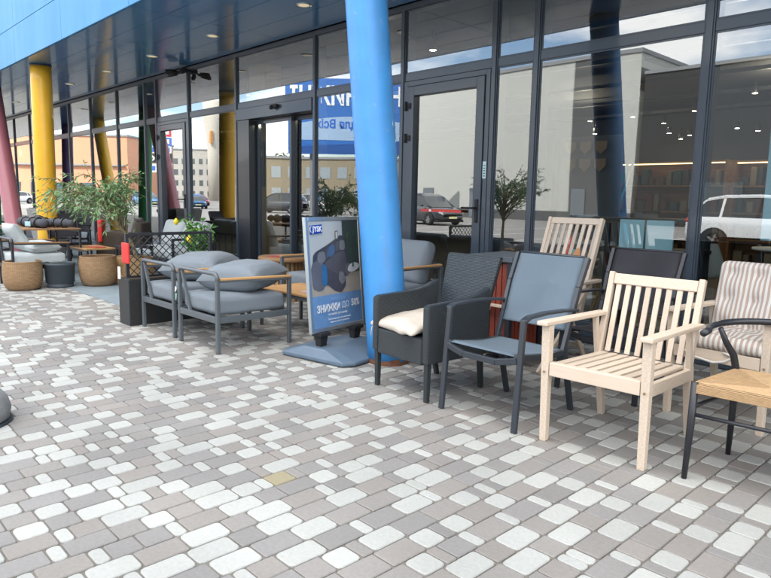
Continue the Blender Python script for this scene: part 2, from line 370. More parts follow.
# kerb, road, parking
kb = MB(); kb.bb(-60, 30, -5.45, -5.2, -.12, .0); struct(kb.build('kerb', CONC, uvs=False, bevel=.01))
rd = MB(); rd.bb(-320, 80, -29.5, -5.45, -.11, -.09); rd.bb(-320, -45, -95, -29.5, -.11, -.09)
struct(rd.build('road', mat('asphalt', (.24, .23, .22), .9, var=.2, vscale=.7, bump=.3, bscale=60), uvs=False))
mk = MB()
for i in range(26):
    x = -78 + i*2.7; mk.bb(x, x+.11, -19.5, -14.2, -.088, -.086); mk.bb(x, x+.11, -12.6, -8.2, -.088, -.086)
struct(mk.build('road_marking', mat('road_paint', (.7, .7, .68), .7, var=.1), uvs=False))

# ------------------------------------------------------------------ the shop building
bld = thing('store_building', 'long shop building with sky blue fascia, dark blue soffit and slate framed glazing', 'building', (0, 0, 0))
ZS = 3.396; YE = 3.18
# fascia panels
f = MB()
xs = [-7.66 - 2.33*k for k in range(-5, 14)]
for i, x in enumerate(xs):
    for j in range(10):
        z0 = ZS + j*.572; f.bb(x-2.33+.004, x-.004, YE, YE+.03, z0+(.0 if j == 0 else .004), z0+.572-.004)
f.build('fascia', FASC, bld, bevel=.003)
f = MB(); f.bb(-38, 6, YE+.034, YE+.30, ZS+.02, 9.1); f.build('fascia_backing', mat('joint_backing_grey', (.02, .045, .08), .8), bld)  # dark backing sheet seen through the gaps between fascia panels
f = MB(); f.bb(-38, 6, YE+.3, 18, 8.8, 9.1); f.build('roof', CONC, bld)
f = MB(); f.bb(-38, 6, YE-.004, YE+.05, 9.1, 9.22); f.build('coping', FRAME, bld)
# soffit panels
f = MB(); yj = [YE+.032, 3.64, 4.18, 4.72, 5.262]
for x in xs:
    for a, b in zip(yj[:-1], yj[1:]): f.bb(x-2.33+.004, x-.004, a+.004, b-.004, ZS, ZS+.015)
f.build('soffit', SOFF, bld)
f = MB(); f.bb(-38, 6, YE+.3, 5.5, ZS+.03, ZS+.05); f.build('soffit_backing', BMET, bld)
# mullions and transoms
MUL = [2.6, 1.1, -.45, -2.035, -3.57, -4.055, -5.33, -6.96, -8.92, -10.47, -11.72, -12.22, -13.56, -15.05, -16.45, -17.75, -19.6, -21.1, -22.6, -24.1, -25.6, -27.1, -28.6]
for x in MUL:
    m = MB(); m.bb(x-.037, x+.037, YF, YF+.17, .0, ZS-.062); m.bb(x-.024, x+.024, YF-.012, YF, .2, ZS-.062); m.build('mullion', FRAME, bld, bevel=.003)
m = MB(); m.bb(-28.6, 2.6, YF-.004, YF+.16, ZS-.06, ZS-.0); m.build('top_rail', FRAME, bld, bevel=.003)
TZ = 2.655
m = MB()
for a, b in zip(MUL[:-1], MUL[1:]): m.bb(b+.039, a-.039, YF+.006, YF+.15, TZ-.085, TZ)
m.build('transom', FRAME, bld, bevel=.003)
DOORS = {(-4.055, -5.33): 'plant', (-10.47, -11.72): 'left', (-6.96, -8.92): 'slide'}
for a, b in zip(MUL[:-1], MUL[1:]):
    if (a, b) in DOORS: continue
    m = MB(); m.bb(b+.039, a-.039, YF+.006, YF+.15, .0, .19); m.build('base_rail', FRAME, bld, bevel=.003)
for a, b in zip(MUL[:-1], MUL[1:]):
    # clerestory light
    def win(z0, z1, nm='window'):
        w = MB(); t = .014; x0, x1 = b+.037, a-.037
        w.bb(x0, x0+t, YF+.014, YF+.12, z0, z1); w.bb(x1-t, x1, YF+.014, YF+.12, z0, z1)
        w.bb(x0+t, x1-t, YF+.014, YF+.12, z1-t, z1-.001); w.bb(x0+t, x1-t, YF+.014, YF+.12, z0+.001, z0+t)
        wo = w.build(nm, FRAME, bld)
        p = MB(); p.bb(x0+t*.6, x1-t*.6, YG-.008, YG+.008, z0+t*.6, z1-t*.6); p.build('pane', GLASS, wo, uvs=False)
    win(TZ, ZS-.06)
    if (a, b) not in DOORS: win(.19, TZ-.085)
def swing_door(x0, x1, zt, hinge_left=True, red=False):
    d = MB(); fw_ = .10; y0, y1 = YF+.01, YF+.085
    # casing
    cs = MB(); c = .055
    cs.bb(x0, x0+c, YF-.006, YF+.12, 0, zt); cs.bb(x1-c, x1, YF-.006, YF+.12, 0, zt); cs.bb(x0+c, x1-c, YF-.006, YF+.12, zt-c, zt)
    cs.build('door_casing', FRAME, bld, bevel=.003)
    a, b = x0+c+.006, x1-c-.006
    d.bb(a, a+fw_, y0-.03, y1, .01, zt-c-.006); d.bb(b-fw_, b, y0-.03, y1, .01, zt-c-.006); d.bb(a+fw_, b-fw_, y0-.03, y1, zt-c-.006-fw_, zt-c-.006); d.bb(a+fw_, b-fw_, y0-.03, y1, .01, .16)
    do = d.build('door', FRAME, bld, bevel=.003)
    p = MB(); p.bb(a+fw_-.01, b-fw_+.01, YF+.03, YF+.044, .15, zt-c-fw_); p.build('pane', GLASSD, do, uvs=False)
    h = MB(); hx = b-fw_*.45 if hinge_left else a+fw_*.45; s_ = -1 if hinge_left else 1
    h.bb(hx-.017, hx+.017, y0-.042, y0-.03, 1.04, 1.28); h.tube([(hx, y0-.04, 1.19), (hx, y0-.085, 1.19), (hx+s_*.02, y0-.092, 1.19), (hx+s_*.15, y0-.092, 1.19)], .011, 8)
    h.build('handle', RUB, do)
    gx = a-.008 if hinge_left else b+.008
    for z in (.3, zt-.62, zt-.27):
        k = MB(); k.tube([(gx, y0-.042, z-.05), (gx, y0-.042, z+.05)], .014, 10); k.bb(gx+.002, gx+.07, y0-.038, y0-.031, z-.03, z+.03) if hinge_left else k.bb(gx-.07, gx-.002, y0-.038, y0-.031, z-.03, z+.03)
        k.build('hinge', RUB, do)
    return do, a, b
dA, a_, b_ = swing_door(-5.293, -4.092, 2.565)
k = MB(); k.bb(b_+.008, b_+.05, YF-.010, YF-.0065, 1.49, 1.66); st = k.build('intercom_plate', mat('pale_blue_sticker', (.50, .68, .72), .4), bld)
k = MB()
for q in range(5): k.bb(b_+.018, b_+.04, YF-.0115, YF-.0102, 1.51+q*.026, 1.52+q*.026)
k.build('plate_mark', DMET, st)
swing_door(-11.683, -10.507, 2.565, hinge_left=True)
# sliding entrance
s = MB(); s.bb(-8.883, -7.0, YF-.02, YF+.14, 2.40, 2.565); sl = s.build('door_header', FRAME, bld, bevel=.004)
s = MB(); s.bb(-8.883, -8.56, YF-.002, YF+.14, 0, 2.40); s.build('door_post', mat('black_aluminium', (.014, .019, .026), .4, coat=.2), bld, bevel=.004)
for (x0, x1, yy) in ((-8.55, -7.66, YF+.13), (-7.72, -6.99, YF+.20)):
    d = MB(); fw_ = .045
    d.bb(x0, x0+fw_, yy, yy+.05, .01, 2.395); d.bb(x1-fw_, x1, yy, yy+.05, .01, 2.395); d.bb(x0+fw_, x1-fw_, yy, yy+.05, .01, .1); d.bb(x0+fw_, x1-fw_, yy, yy+.05, 2.34, 2.395)
    do = d.build('sliding_door', FRAME, bld, bevel=.003)
    p = MB(); p.bb(x0+fw_-.01, x1-fw_+.01, yy+.02, yy+.032, .09, 2.35); p.build('pane', GLASS, do, uvs=False)
s = MB(); s.box((-7.82, YF-.045, 2.52), (.15, .05, .05)); s.lathe([(.001, -.03), (.022, -.024), (.03, 0), (.022, .02), (.001, .024)], 16, (-7.86, YF-.07, 2.505)); s.build('door_sensor', RUB, bld, bevel=.006)
# side and back walls keep the interior dark
w = MB(); w.bb(-38, 6, 17.8, 18, 0, 8.8); w.bb(5.8, 6, 5.5, 17.8, 0, 8.8); w.bb(-38, -37.8, YE+.3, 17.8, 0, 8.8); w.bb(2.64, 5.8, 5.3, 5.5, 0, 3.39); w.bb(-37.8, -28.65, 5.3, 5.5, 0, 3.39)
w.build('wall', mat('interior_wall', (.16, .15, .14), .8), bld)
w = MB(); w.bb(-38, 6, 5.52, 5.6, ZS, 8.8); w.build('upper_wall', BMET, bld)

# ------------------------------------------------------------------ columns
def column(base, top, r, m, label, rust=False):
    o = thing('column', label, 'column', (base[0], base[1], 0), group=None)
    s = MB(); t = Vector((top[0]-base[0], top[1]-base[1], ZS)); n = 14
    s.tube([t*(k/n) for k in range(n+1)], r, 40, cap=True); s.build('shaft', m, o)
    if rust:
        s = MB(); rn = random.Random(3); nn = 60; hs = []
        for k in range(nn):
            hs.append(  .024 + .05*max(0, noise.noise(Vector((math.cos(2*PI*k/nn)*3, math.sin(2*PI*k/nn)*3, 1.3)))) + rn.choice([0, 0, .012]))
        vs = []
        for k in range(nn):
            a = 2*PI*k/nn; vs += [((r+.0018)*math.cos(a), (r+.0018)*math.sin(a), .001), ((r+.0018)*math.cos(a)+t.x/ZS*hs[k], (r+.0018)*math.sin(a), hs[k])]
        s.add(vs, [(2*k, 2*((k+1) % nn), 2*((k+1) % nn)+1, 2*k+1) for k in range(nn)]); s.build('rust_band', RUST, o)
    s = MB(); s.tube([t*(1-.006), t*.9995], r+.006, 40); s.build('collar', DMET, o)
    return o
column((-3.56, 3.45), (-3.955, 3.45), .162, COLBLUE, 'leaning bright blue column with chipped rusty base beside the advertising stand', True)
column((-12.37, 3.55), (-12.27, 3.55), .165, YEL, 'upright yellow column rising behind the olive tree')
column((-14.45, 3.6), (-15.75, 3.6), .165, PINK, 'leaning mauve pink column next to the yellow column')
column((-16.45, 3.6), (-16.15, 3.6), .165, GREEN, 'dark green column reflected in the glass beside the swing door')
column((-18.2, 3.6), (-19.4, 3.6), .165, YEL, 'leaning ochre yellow column beyond the mauve one, seen in reflection')
column((-22.3, 3.6), (-22.0, 3.6), .165, PURP, 'dusky purple column farthest along the glass front')

# ------------------------------------------------------------------ soffit lights, camera
LENS = mat('cream_lens', (.80, .74, .56), .35, emit=(1, .82, .5), estr=.12)
for i, x in enumerate([-3.8, -6.15, -8.2, -10.09, -11.93, -13.87, -15.8, -17.7]):
    o = thing('ceiling_light', ['round recessed soffit light right of the blue column', 'round recessed soffit light just left of the blue column', 'round recessed soffit light above the sliding entrance', 'round recessed soffit light above the black security cameras', 'round recessed soffit light above the brown rattan armchair', 'round recessed soffit light right of the yellow column', 'round recessed soffit light behind the yellow column', 'round recessed soffit light beyond the mauve column'][i], 'ceiling light', (x, 4.53, ZS), group='recessed lights in the blue soffit')
    s = MB(); s.lathe([(.062, -.004), (.088, -.008), (.088, -.001)], 28, cap=False); s.build('trim_ring', SILV, o)
    s = MB(); s.lathe([(.001, -.006), (.064, -.005)], 28, cap=False); s.build('lens', LENS, o)
o = thing('security_camera', 'black bullet security cameras clustered on one bracket under the soffit above the glass', 'camera', (-10.46, 5.2, 3.30))
s = MB(); s.box((0, .03, .03), (.14, .09, .07)); s.build('bracket', RUB, o, bevel=.008)
for a in (200, 270, 335):
    d = Vector((math.cos(R(a)), math.sin(R(a)), -.12)); s = MB(); s.tube([d*.05, d*.12], .016, 8); s.tube([d*.12+Vector((0,0,.0)), d*.27], .036, 12); s.tube([d*.27, d*.285], .030, 12); s.build('camera_head', RUB, o)

# ------------------------------------------------------------------ chairs
def place(o, x, y, rz=0): o.location = (x, y, 0); o.rotation_euler = (0, 0, rz); return o
def wood_chair(label, group, back_top=.855, name='wooden_armchair'):
    o = thing(name, label, 'chair', group=group)
    W = .265
    rn = random.Random(5)
    for sx in (-1, 1):
        m = GM(); m.bar((sx*W, -.30, 0), (sx*W, -.315, .632), .036, .040, (0,1,0), .046, .05, tint=1.02); m.build('leg', ACACIA, o, .004)
        m = GM(); m.bar((sx*(W-.012), .355, 0), (sx*(W-.012), .27, .40), .034, .040, (0,1,0), .042, .055, tint=.95); m.build('leg', ACACIA, o, .004)
        m = GM(); m.bar((sx*(W-.012), .262, .37), (sx*(W-.012), .395, back_top+.01), .036, .046, (0,1,0), .032, .036, tint=.98); m.build('back_post', ACACIA, o, .004)
        m = GM(); m.bar((sx*(W+.005), -.375, .645), (sx*(W+.005), .335, .625), .062, .024, tint=1.04); m.build('armrest', ACACIA, o, .006)
        m = GM(); m.bar((sx*(W-.004), .27, .372), (sx*(W-.004), .215, .615), .026, .035, (0,1,0), tint=.93); m.build('arm_brace', ACACIA, o, .003)
        m = GM(); m.bar((sx*(W-.006), -.29, .385), (sx*(W-.006), .27, .360), .026, .065, tint=.97); m.build('seat_rail', ACACIA, o, .003)
    m = GM(); m.bb(-W+.025, W-.025, -.330, -.288, .366, .437, tint=1.05); m.build('front_rail', ACACIA, o, .004)
    m = GM(); m.bb(-W+.012, W-.012, .262, .288, .335, .40, tint=.95); m.build('back_rail', ACACIA, o, .003)
    for k in range(8):
        x = -.213 + k*.061; m = GM(); m.bar((x, -.286, .426), (x, .262, .400), .042, .016, tint=rn.uniform(.86, 1.1)); m.build('seat_slat', ACACIA, o, .003)
    m = GM(); m.bar((-W+.03, .38, back_top-.028), (W-.03, .38, back_top-.028), .024, .062, (0,.27,1), tint=1.03); m.build('top_rail', ACACIA, o, .005)
    for k in range(8):
        x = -.203 + k*.058; m = GM(); m.bar((x, .272, .41), (x, .375, back_top-.055), .030, .012, (0,1,0), tint=rn.uniform(.84, 1.1)); m.build('back_slat', ACACIA, o, .002)
    for sx in (-1, 1):
        m = MB(); m.tube([(sx*W, -.338, .385), (sx*W, -.334, .385)], .006, 8); m.build('bolt', BROWNW, o)
    return o
chN = place(wood_chair('whitewashed wooden slatted armchair with bare seat standing nearest the camera', None), -1.555, 3.235, R(2.5))
chO = dup(chN, (-1.295, 4.215, 0), R(-3), 'whitewashed wooden armchair carrying a striped tufted cushion by the window post')

# striped cushion
def stripe_mat():
    m = bpy.data.materials.new('striped_cotton'); m.use_nodes = True; N, L = nt(m); b = N['Principled BSDF']; b.inputs['Roughness'].default_value = .9
    tc = N.new('ShaderNodeTexCoord'); sp = N.new('ShaderNodeSeparateXYZ'); L.new(tc.outputs['Object'], sp.inputs[0])
    n = N.new('ShaderNodeTexNoise'); n.inputs['Scale'].default_value = 6; L.new(tc.outputs['Object'], n.inputs['Vector'])
    ad = N.new('ShaderNodeMath'); ad.operation = 'MULTIPLY_ADD'; ad.inputs[1].default_value = .012; L.new(n.outputs['Fac'], ad.inputs[0]); L.new(sp.outputs['X'], ad.inputs[2])
    mu = N.new('ShaderNodeMath'); mu.operation = 'MULTIPLY'; mu.inputs[1].default_value = 2*PI/.029; L.new(ad.outputs[0], mu.inputs[0])
    si = N.new('ShaderNodeMath'); si.operation = 'SINE'; L.new(mu.outputs[0], si.inputs[0])
    cr = N.new('ShaderNodeValToRGB'); cr.color_ramp.elements[0].position = .42; cr.color_ramp.elements[1].position = .56
    cr.color_ramp.elements[0].color = (.38, .285, .235, 1); cr.color_ramp.elements[1].color = (.56, .55, .52, 1)
    mr = N.new('ShaderNodeMapRange'); mr.inputs['From Min'].default_value = -1; L.new(si.outputs[0], mr.inputs['Value']); L.new(mr.outputs[0], cr.inputs['Fac']); L.new(cr.outputs['Color'], b.inputs['Base Color'])
    return m
STR = stripe_mat()
def tuft(nx, ny, d, sx, sy):
    def fn(q, p):
        if abs(p[2]) < .2: 
            k = 0
        best = 9
        for i in range(nx):
            for j in range(ny):
                cx = (-1 + (2*i+1)/nx)*sx; cy = (-1+(2*j+1)/ny)*sy
                best = min(best, math.hypot(q.x-cx, q.y-cy))
        dep = d*math.exp(-(best/.028)**2) + d*.35*math.exp(-(best/.08)**2)
        # seams
        if abs(q.z) > .004: q.z -= math.copysign(min(dep, abs(q.z)*.8), q.z)
        e = .012*noise.noise(Vector((q.x*11, q.y*11, 3.1))); q.z += e
        return q
    return fn
o = thing('striped_cushion', 'pink and white striped tufted seat and back cushion lying on a wooden armchair', 'cushion', (-1.295, 4.215, 0), R(-3))
m = MB(); m.rbox((0,0,0), (.53, .58, .10), .045, 30, .014, func=tuft(3, 3, .034, .265, .29)); so = m.build('seat_pad', STR, o); so.location = (0, -.055, .467); so.rotation_euler = (R(-3), 0, R(1))
m = MB(); m.rbox((0,0,0), (.50, .50, .10), .045, 30, .016, func=tuft(3, 3, .034, .25, .25)); bo = m.build('back_pad', STR, o); bo.location = (-.005, .255, .665); bo.rotation_euler = (R(76), 0, 0)
for P_, r_ in (([(-.22, -.30, .44), (-.19, -.345, .42), (-.10, -.35, .385), (0, -.345, .37), (.06, -.34, .385), (.10, -.335, .42), (.05, -.338, .435)], .007), ([(.18, .30, .86), (.2, .27, .88), (.235, .25, .85), (.25, .235, .80)], .006), ([(-.24,.31,.86), (-.20,.29,.885), (-.16,.30,.86)], .005)):
    m = MB(); m.tube(P_, r_, 6); m.build('tie_string', mat('cotton_string', (.6, .58, .55), .9), o)

# reclining chair
def recliner():
    o = thing('reclining_chair', 'tall reclining slatted wooden garden chair with an orange price tag behind the blue grey chair', 'chair', (-2.86, 4.45, 0), R(0))
    W = .24; rn = random.Random(9)
    b0, b1 = Vector((0, .20, .40)), Vector((0, .50, 1.135))
    for sx in (-1, 1):
        m = GM(); m.bar((sx*W, b0.y, b0.z-.06), (sx*W, b1.y, b1.z), .030, .048, (0,1,0)); m.build('back_post', ACACIA, o, .004)
        m = GM(); m.bar((sx*W, -.42, .435), (sx*W, .26, .385), .028, .05); m.build('seat_rail', ACACIA, o, .004)
        m = GM(); m.bar((sx*(W+.04), -.08, .63), (sx*(W+.04), .42, .64), .058, .024); m.build('armrest', ACACIA, o, .005)
        m = GM(); m.bar((sx*(W+.035), -.40, .0), (sx*(W+.035), .30, .62), .024, .042); m.build('leg', ACACIA, o, .004)
        m = GM(); m.bar((sx*(W-.03), .38, .0), (sx*(W-.03), -.05, .61), .024, .042); m.build('leg', ACACIA, o, .004)
    for y in (-.30, .33):
        m = GM(); m.bb(-W+.015, W-.015, y-.02, y+.02, .10+(.0 if y<0 else -.02), .13+(.0 if y<0 else -.02)); m.build('stretcher', ACACIA, o, .003)
    dirn = (b1-b0)
    p = b0+dirn*.965; m = GM(); m.bar((-W+.015, p.y, p.z), (W-.015, p.y, p.z), .026, .055, (0,.38,1)); m.build('top_rail', ACACIA, o, .004)
    p = b0+dirn*.05; m = GM(); m.bar((-W+.015, p.y, p.z), (W-.015, p.y, p.z), .026, .05, (0,.38,1)); m.build('bottom_rail', ACACIA, o, .004)
    for k in range(8):
        x = -.21+k*.06; m = GM(); a = b0+dirn*.07; c = b0+dirn*.935; m.bar((x, a.y, a.z), (x, c.y, c.z), .031, .013, (0,1,0), tint=rn.uniform(.75, 1.1)); m.build('back_slat', ACACIA, o, .002)
    for k in range(8):
        y = -.40+k*.075; m = GM(); m.bb(-W+.015, W-.015, y-.027, y+.027, .452-.0055*k*.9, .467-.0055*k*.9, tint=rn.uniform(.85, 1.1)); m.build('seat_slat', ACACIA, o, .002)
    return o
recliner()
o = thing('price_tag', 'small orange paper price tag hanging on the reclining chair back', 'price tag', (-2.71, 4.745, .83))
m = MB(); m.add([(-.045, -.02, .0), (-.01, -.02, -.07), (.03, -.02, -.03), (.03, -.02, .06), (0, -.02, .075), (-.045, -.017, .0), (-.01, -.017, -.07), (.03, -.017, -.03), (.03, -.017, .06), (0, -.017, .075)], [(0,1,2,3,4),(9,8,7,6,5),(0,5,6,1),(1,6,7,2),(2,7,8,3),(3,8,9,4),(4,9,5,0)]); m.build('card', mat('orange_card', (.52, .24, .10), .7), o)
m = MB(); m.bb(-.04, -.015, -.0155, -.0125, .02, .06); m.build('card_corner', mat('teal_card', (.10, .25, .26), .7), o)
m = MB(); m.bar((-.11, -.045, -.10), (-.085, .035, .16), .011, .004, (1,0,0)); tag(m.build('ribbon', mat('red_ribbon', (.62, .06, .05), .6), None), 'narrow red ribbon hanging down between the reclining chair slats', 'ribbon').location = (-2.71, 4.745, .83)

# sling armchairs
def sling_chair(label, metal, sling, name='sling_armchair'):
    o = thing(name, label, 'chair'); W = .275
    for sx in (-1, 1):
        m = MB(); m.bar((sx*W, -.285, 0), (sx*(W-.004), -.235, .625), .034, .024, (0,1,0), .034, .024)
        m.build('leg', metal, o, .004)
        m = MB(); m.bar((sx*(W-.03), .32, 0), (sx*(W-.03), .205, .42), .030, .030, (0,1,0)); m.build('leg', metal, o, .004)
        m = MB(); P = [(sx*W, -.245, .622), (sx*W, -.20, .640), (sx*W, -.05, .648), (sx*W, .12, .645), (sx*(W-.01), .285, .632)]
        for a, b in zip(P[:-1], P[1:]): m.bar(a, b, .046, .016)
        m.build('armrest', metal, o, .004)
        m = MB(); P = [(sx*(W-.028), .195, .385), (sx*(W-.026), .255, .56), (sx*(W-.022), .32, .76), (sx*(W-.018), .40, .935)]
        for a, b in zip(P[:-1], P[1:]): m.bar(a, b, .026, .034, (0,1,0))
        m.build('back_post', metal, o, .003)
        m = MB(); P = [(sx*(W-.03), -.262, .415), (sx*(W-.03), -.10, .395), (sx*(W-.03), .08, .378), (sx*(W-.03), .215, .385)]
        for a, b in zip(P[:-1], P[1:]): m.bar(a, b, .024, .034)
        m.build('seat_rail', metal, o, .003)
    m = MB(); P = [(-W+.02+.0, -.262, .40), (-.12, -.275, .372), (.12, -.275, .372), (W-.02, -.262, .40)]
    for a, b in zip(P[:-1], P[1:]): m.bar(a, b, .024, .036)
    m.build('front_rail', metal, o, .003)
    m = MB(); m.bar((-W+.03, .235, .37), (W-.03, .235, .37), .022, .03); m.build('back_rail', metal, o, .003)
    wi = W-.042
    def seat(u, v):
        x = (u*2-1)*wi; y = -.262 + v*.47; z = .435 - .05*math.sin(min(1, v*1.15)*PI*.5) + .012*v; z -= .014*(1-(u*2-1)**2)*math.sin(v*PI)
        if v < .05: z -= .012
        return (x, y, z)
    m = MB(); m.grid(seat, 14, 20); q = m.build('seat', sling, o); q.modifiers.new('Solidify', 'SOLIDIFY').thickness = .004
    def back(u, v):
        x = (u*2-1)*(wi+.004*v); P = [(.19, .405), (.255, .56), (.32, .76), (.402, .94)]; t = v*3; i = min(2, int(t)); k = t-i
        y = P[i][0]*(1-k)+P[i+1][0]*k; z = P[i][1]*(1-k)+P[i+1][1]*k
        y += .012*(1-(u*2-1)**2)*math.sin(v*PI)
        return (x, y-.004, z)
    m = MB(); m.grid(lambda u, v: back(u, .22+v*.78), 14, 24); q = m.build('backrest', sling, o); q.modifiers.new('Solidify', 'SOLIDIFY').thickness = .004
    m = MB(); m.tube([(-wi-.006, .402, .938), (wi+.006, .402, .938)], .009, 8); m.build('top_bar', metal, o)
    return o
place(sling_chair('dark metal armchair with blue grey mesh sling beside the wicker armchair', DMET, BSLING), -2.235, 3.175, R(-2))
place(sling_chair('black metal armchair with black mesh sling behind the whitewashed wooden armchair', BMET, KSLING), -2.03, 4.14, R(1))

# wicker armchair
def wicker():
    o = thing('wicker_armchair', 'black wicker armchair with box arms standing right of the blue column', 'chair', (-2.88, 3.17, 0), R(-4))
    W = .265
    for sx in (-1, 1):
        for y, b in ((-.245, 0), (.25, 1)):
            m = MB(); m.bar((sx*(W-.02-b*.03), y+b*.04, 0), (sx*(W-.018-b*.015), y, .26), .028, .030, (0,1,0), .036, .036); m.build('leg', mat('black_wrapped_leg', (.02, .026, .03), .5), o, .003)
        # arm panel (side)
        m = MB()
        top = [(-.275, .612), (-.245, .625), (-.13, .630), (0, .635), (.10, .642), (.20, .662), (.29, .70)]
        x0, x1 = (W-.045, W+.012) if sx > 0 else (-W-.012, -W+.045)
        n = len(top); vs = []
        for y, z in top: vs += [(x0, y, .25), (x1, y, .25), (x1, y, z), (x0, y, z)]
        fs = [(0,1,2,3), tuple(reversed([4*(n-1)+k for k in range(4)]))]
        for i in range(n-1):
            for k in range(4): fs.append((4*i+k, 4*(i+1)+k, 4*(i+1)+(k+1) % 4, 4*i+(k+1) % 4))
        m.add(vs, [tuple(reversed(f)) for f in fs]); m.build('arm', WICK, o, .012)
    m = MB(); m.bb(-W+.047, W-.047, -.272, -.23, .235, .405); m.bb(-W+.047, W-.047, -.23, .27, .36, .403); m.build('seat', WICK, o, .010)
    m = MB()
    def bk(y0, z0, w0, y1, z1, w1, t):
        vs = [(-w0, y0, z0), (w0, y0, z0), (w0, y0+t, z0), (-w0, y0+t, z0), (-w1, y1, z1), (w1, y1, z1), (w1, y1+t*.8, z1+.006), (-w1, y1+t*.8, z1+.006)]
        m.add(vs, [(3,2,1,0),(4,5,6,7),(0,1,5,4),(1,2,6,5),(2,3,7,6),(3,0,4,7)])
    bk(.235, .30, .205, .40, .885, .250, .05); m.build('backrest', WICK, o, .012)
wicker()
o = thing('seat_cushion', 'cream square tufted cushion lying askew on the wicker seat', 'cushion', (-2.935, 3.13, .462), R(-9))
o.rotation_euler = (R(4), R(0), R(-10))
m = MB()
def pad(q, p):
    c = (p[0]*p[1])**2; q.x *= 1+.10*c; q.y *= 1+.10*c; q.z *= 1-.45*c; q = tuft(2, 2, .012, .24, .24)(q, p)
    if q.y < -.17: q.z -= .02*((-.17-q.y)/.07)
    return q
m.rbox((0,0,0), (.45, .46, .062), .028, 22, .012, func=pad); m.build('pad', CREAM, o)
m = MB(); m.tube([(-.20, -.22, -.01), (-.215, -.25, -.05), (-.21, -.262, -.10)], .004, 6); m.build('tie_string', CREAM, o)

# paper cord chair
def cord_chair():
    o = thing('cord_chair', 'black bow armed chair with woven paper cord seat beside the striped cushion', 'chair', (-.835, 3.245, 0), R(4)); 
    WF, WB, yf, yb, zs = .275, .205, -.21, .215, .452
    for sx in (-1, 1):
        m = MB(); m.tube([(sx*(WF+.005), yf-.015, 0), (sx*WF, yf, .25), (sx*(WF-.004), yf, zs+.012)], [.0125, .017, .018], 12); m.build('leg', BMET, o)
        m = MB(); m.tube([(sx*(WB+.01), yb+.03, 0), (sx*WB, yb, .25), (sx*WB, yb-.005, .45), (sx*(WB+.012), yb-.03, .53), (sx*(WB+.04), yb-.075, .60), (sx*(WB+.062), yb-.11, .672)], [.0125, .017, .018, .017, .015, .012], 12); m.build('leg', BMET, o)
    # bow arm
    P = []
    for k in range(25):
        a = R(-18 + 216*k/24); P.append((math.cos(a)*.295, .04+math.sin(a)*.25, .685+.02*math.sin(a)))
    P = [(.285, -.10, .672)]+P+[(-.285, -.10, .672)]
    m = MB(); m.tube(P, .0165, 12); m.build('bow_arm', BMET, o)
    m = MB(); m.tube([(0, .245, .44), (0, .275, .56), (0, .285, .69)], .012, 8); m.build('back_splat', BMET, o)
    for a, b, z in (((-WF, yf), (WF, yf), .31), ((-WF, yf), (-WB, yb), .345), ((WF, yf), (WB, yb), .345), ((-WB, yb), (WB, yb), .31)):
        m = MB(); m.tube([(a[0], a[1], z), (b[0], b[1], z)], .0095, 8); m.build('stretcher', BMET, o)
    CORD = mat('paper_cord', (.44, .29, .155), .8, var=.15, vscale=40, bump=.3, bscale=400)
    m = MB(); cs = [(-WF, yf), (WF, yf), (WB, yb), (-WB, yb)]; ctr = Vector((0, -.01, 0))
    rn = random.Random(2)
    for s_ in range(4):
        a = Vector((*cs[s_], 0)); b = Vector((*cs[(s_+1) % 4], 0)); N_ = 30
        for k in range(N_):
            t = (k+.5)/N_
            p = a+(ctr-a)*t; q = b+(ctr-b)*t; z = zs+.010-.016*t + rn.uniform(-.0006, .0006)
            out = ((a+b)/2-ctr).normalized()
            if k == 0:
                for zz in range(8): m.tube([p+out*(.008+.006*min(1, zz))+Vector((0,0,zs+.006-zz*.0058)), q+out*(.008+.006*min(1, zz))+Vector((0,0,zs+.006-zz*.0058))], .0036, 5, cap=False)
            m.tube([p+Vector((0,0,z)), (p+q)/2+Vector((0,0,z-.004*t)), q+Vector((0,0,z))], .0040, 5, cap=False, tint=rn.uniform(.85, 1.1))
    m.prism(cs, zs-.028, zs-.004)
    m.build('seat', CORD, o)
cord_chair()

# ------------------------------------------------------------------ litter bin
o = thing('litter_bin', 'square litter bin of red wooden slats with dark lid behind the blue grey chair', 'litter bin', (-3.09, 4.32, 0), R(0))
m = MB()
for sx in (-1, 1):
    for sy in (-1, 1): m.bb(sx*.18-.022, sx*.18+.022, sy*.21-.022, sy*.21+.022, 0, .80)
m.build('corner_post', BMET, o, .003)
for k in range(6):
    for sy in (-1, 1):
        m = GM(); x = -.127+k*.051; m.bb(x-.021, x+.021, sy*.205-.008, sy*.205+.008, .07, .79, tint=.8+.06*((k*5) % 6)); m.build('slat', REDW, o, .002)
for k in range(7):
    for sx in (-1, 1):
        m = GM(); y = -.155+k*.052; m.bb(sx*.178-.008, sx*.178+.008, y-.021, y+.021, .07, .79, tint=.8+.05*((k*3) % 7)); m.build('slat', REDW, o, .002)
m = MB(); m.bb(-.215, .215, -.25, .25, .80, .842); m.build('lid', mat('grey_slab', (.07, .085, .10), .6, var=.15, vscale=10), o, .006)
m = MB(); m.bb(-.165, .165, -.19, .19, .05, .795); m.build('liner', BMET, o)

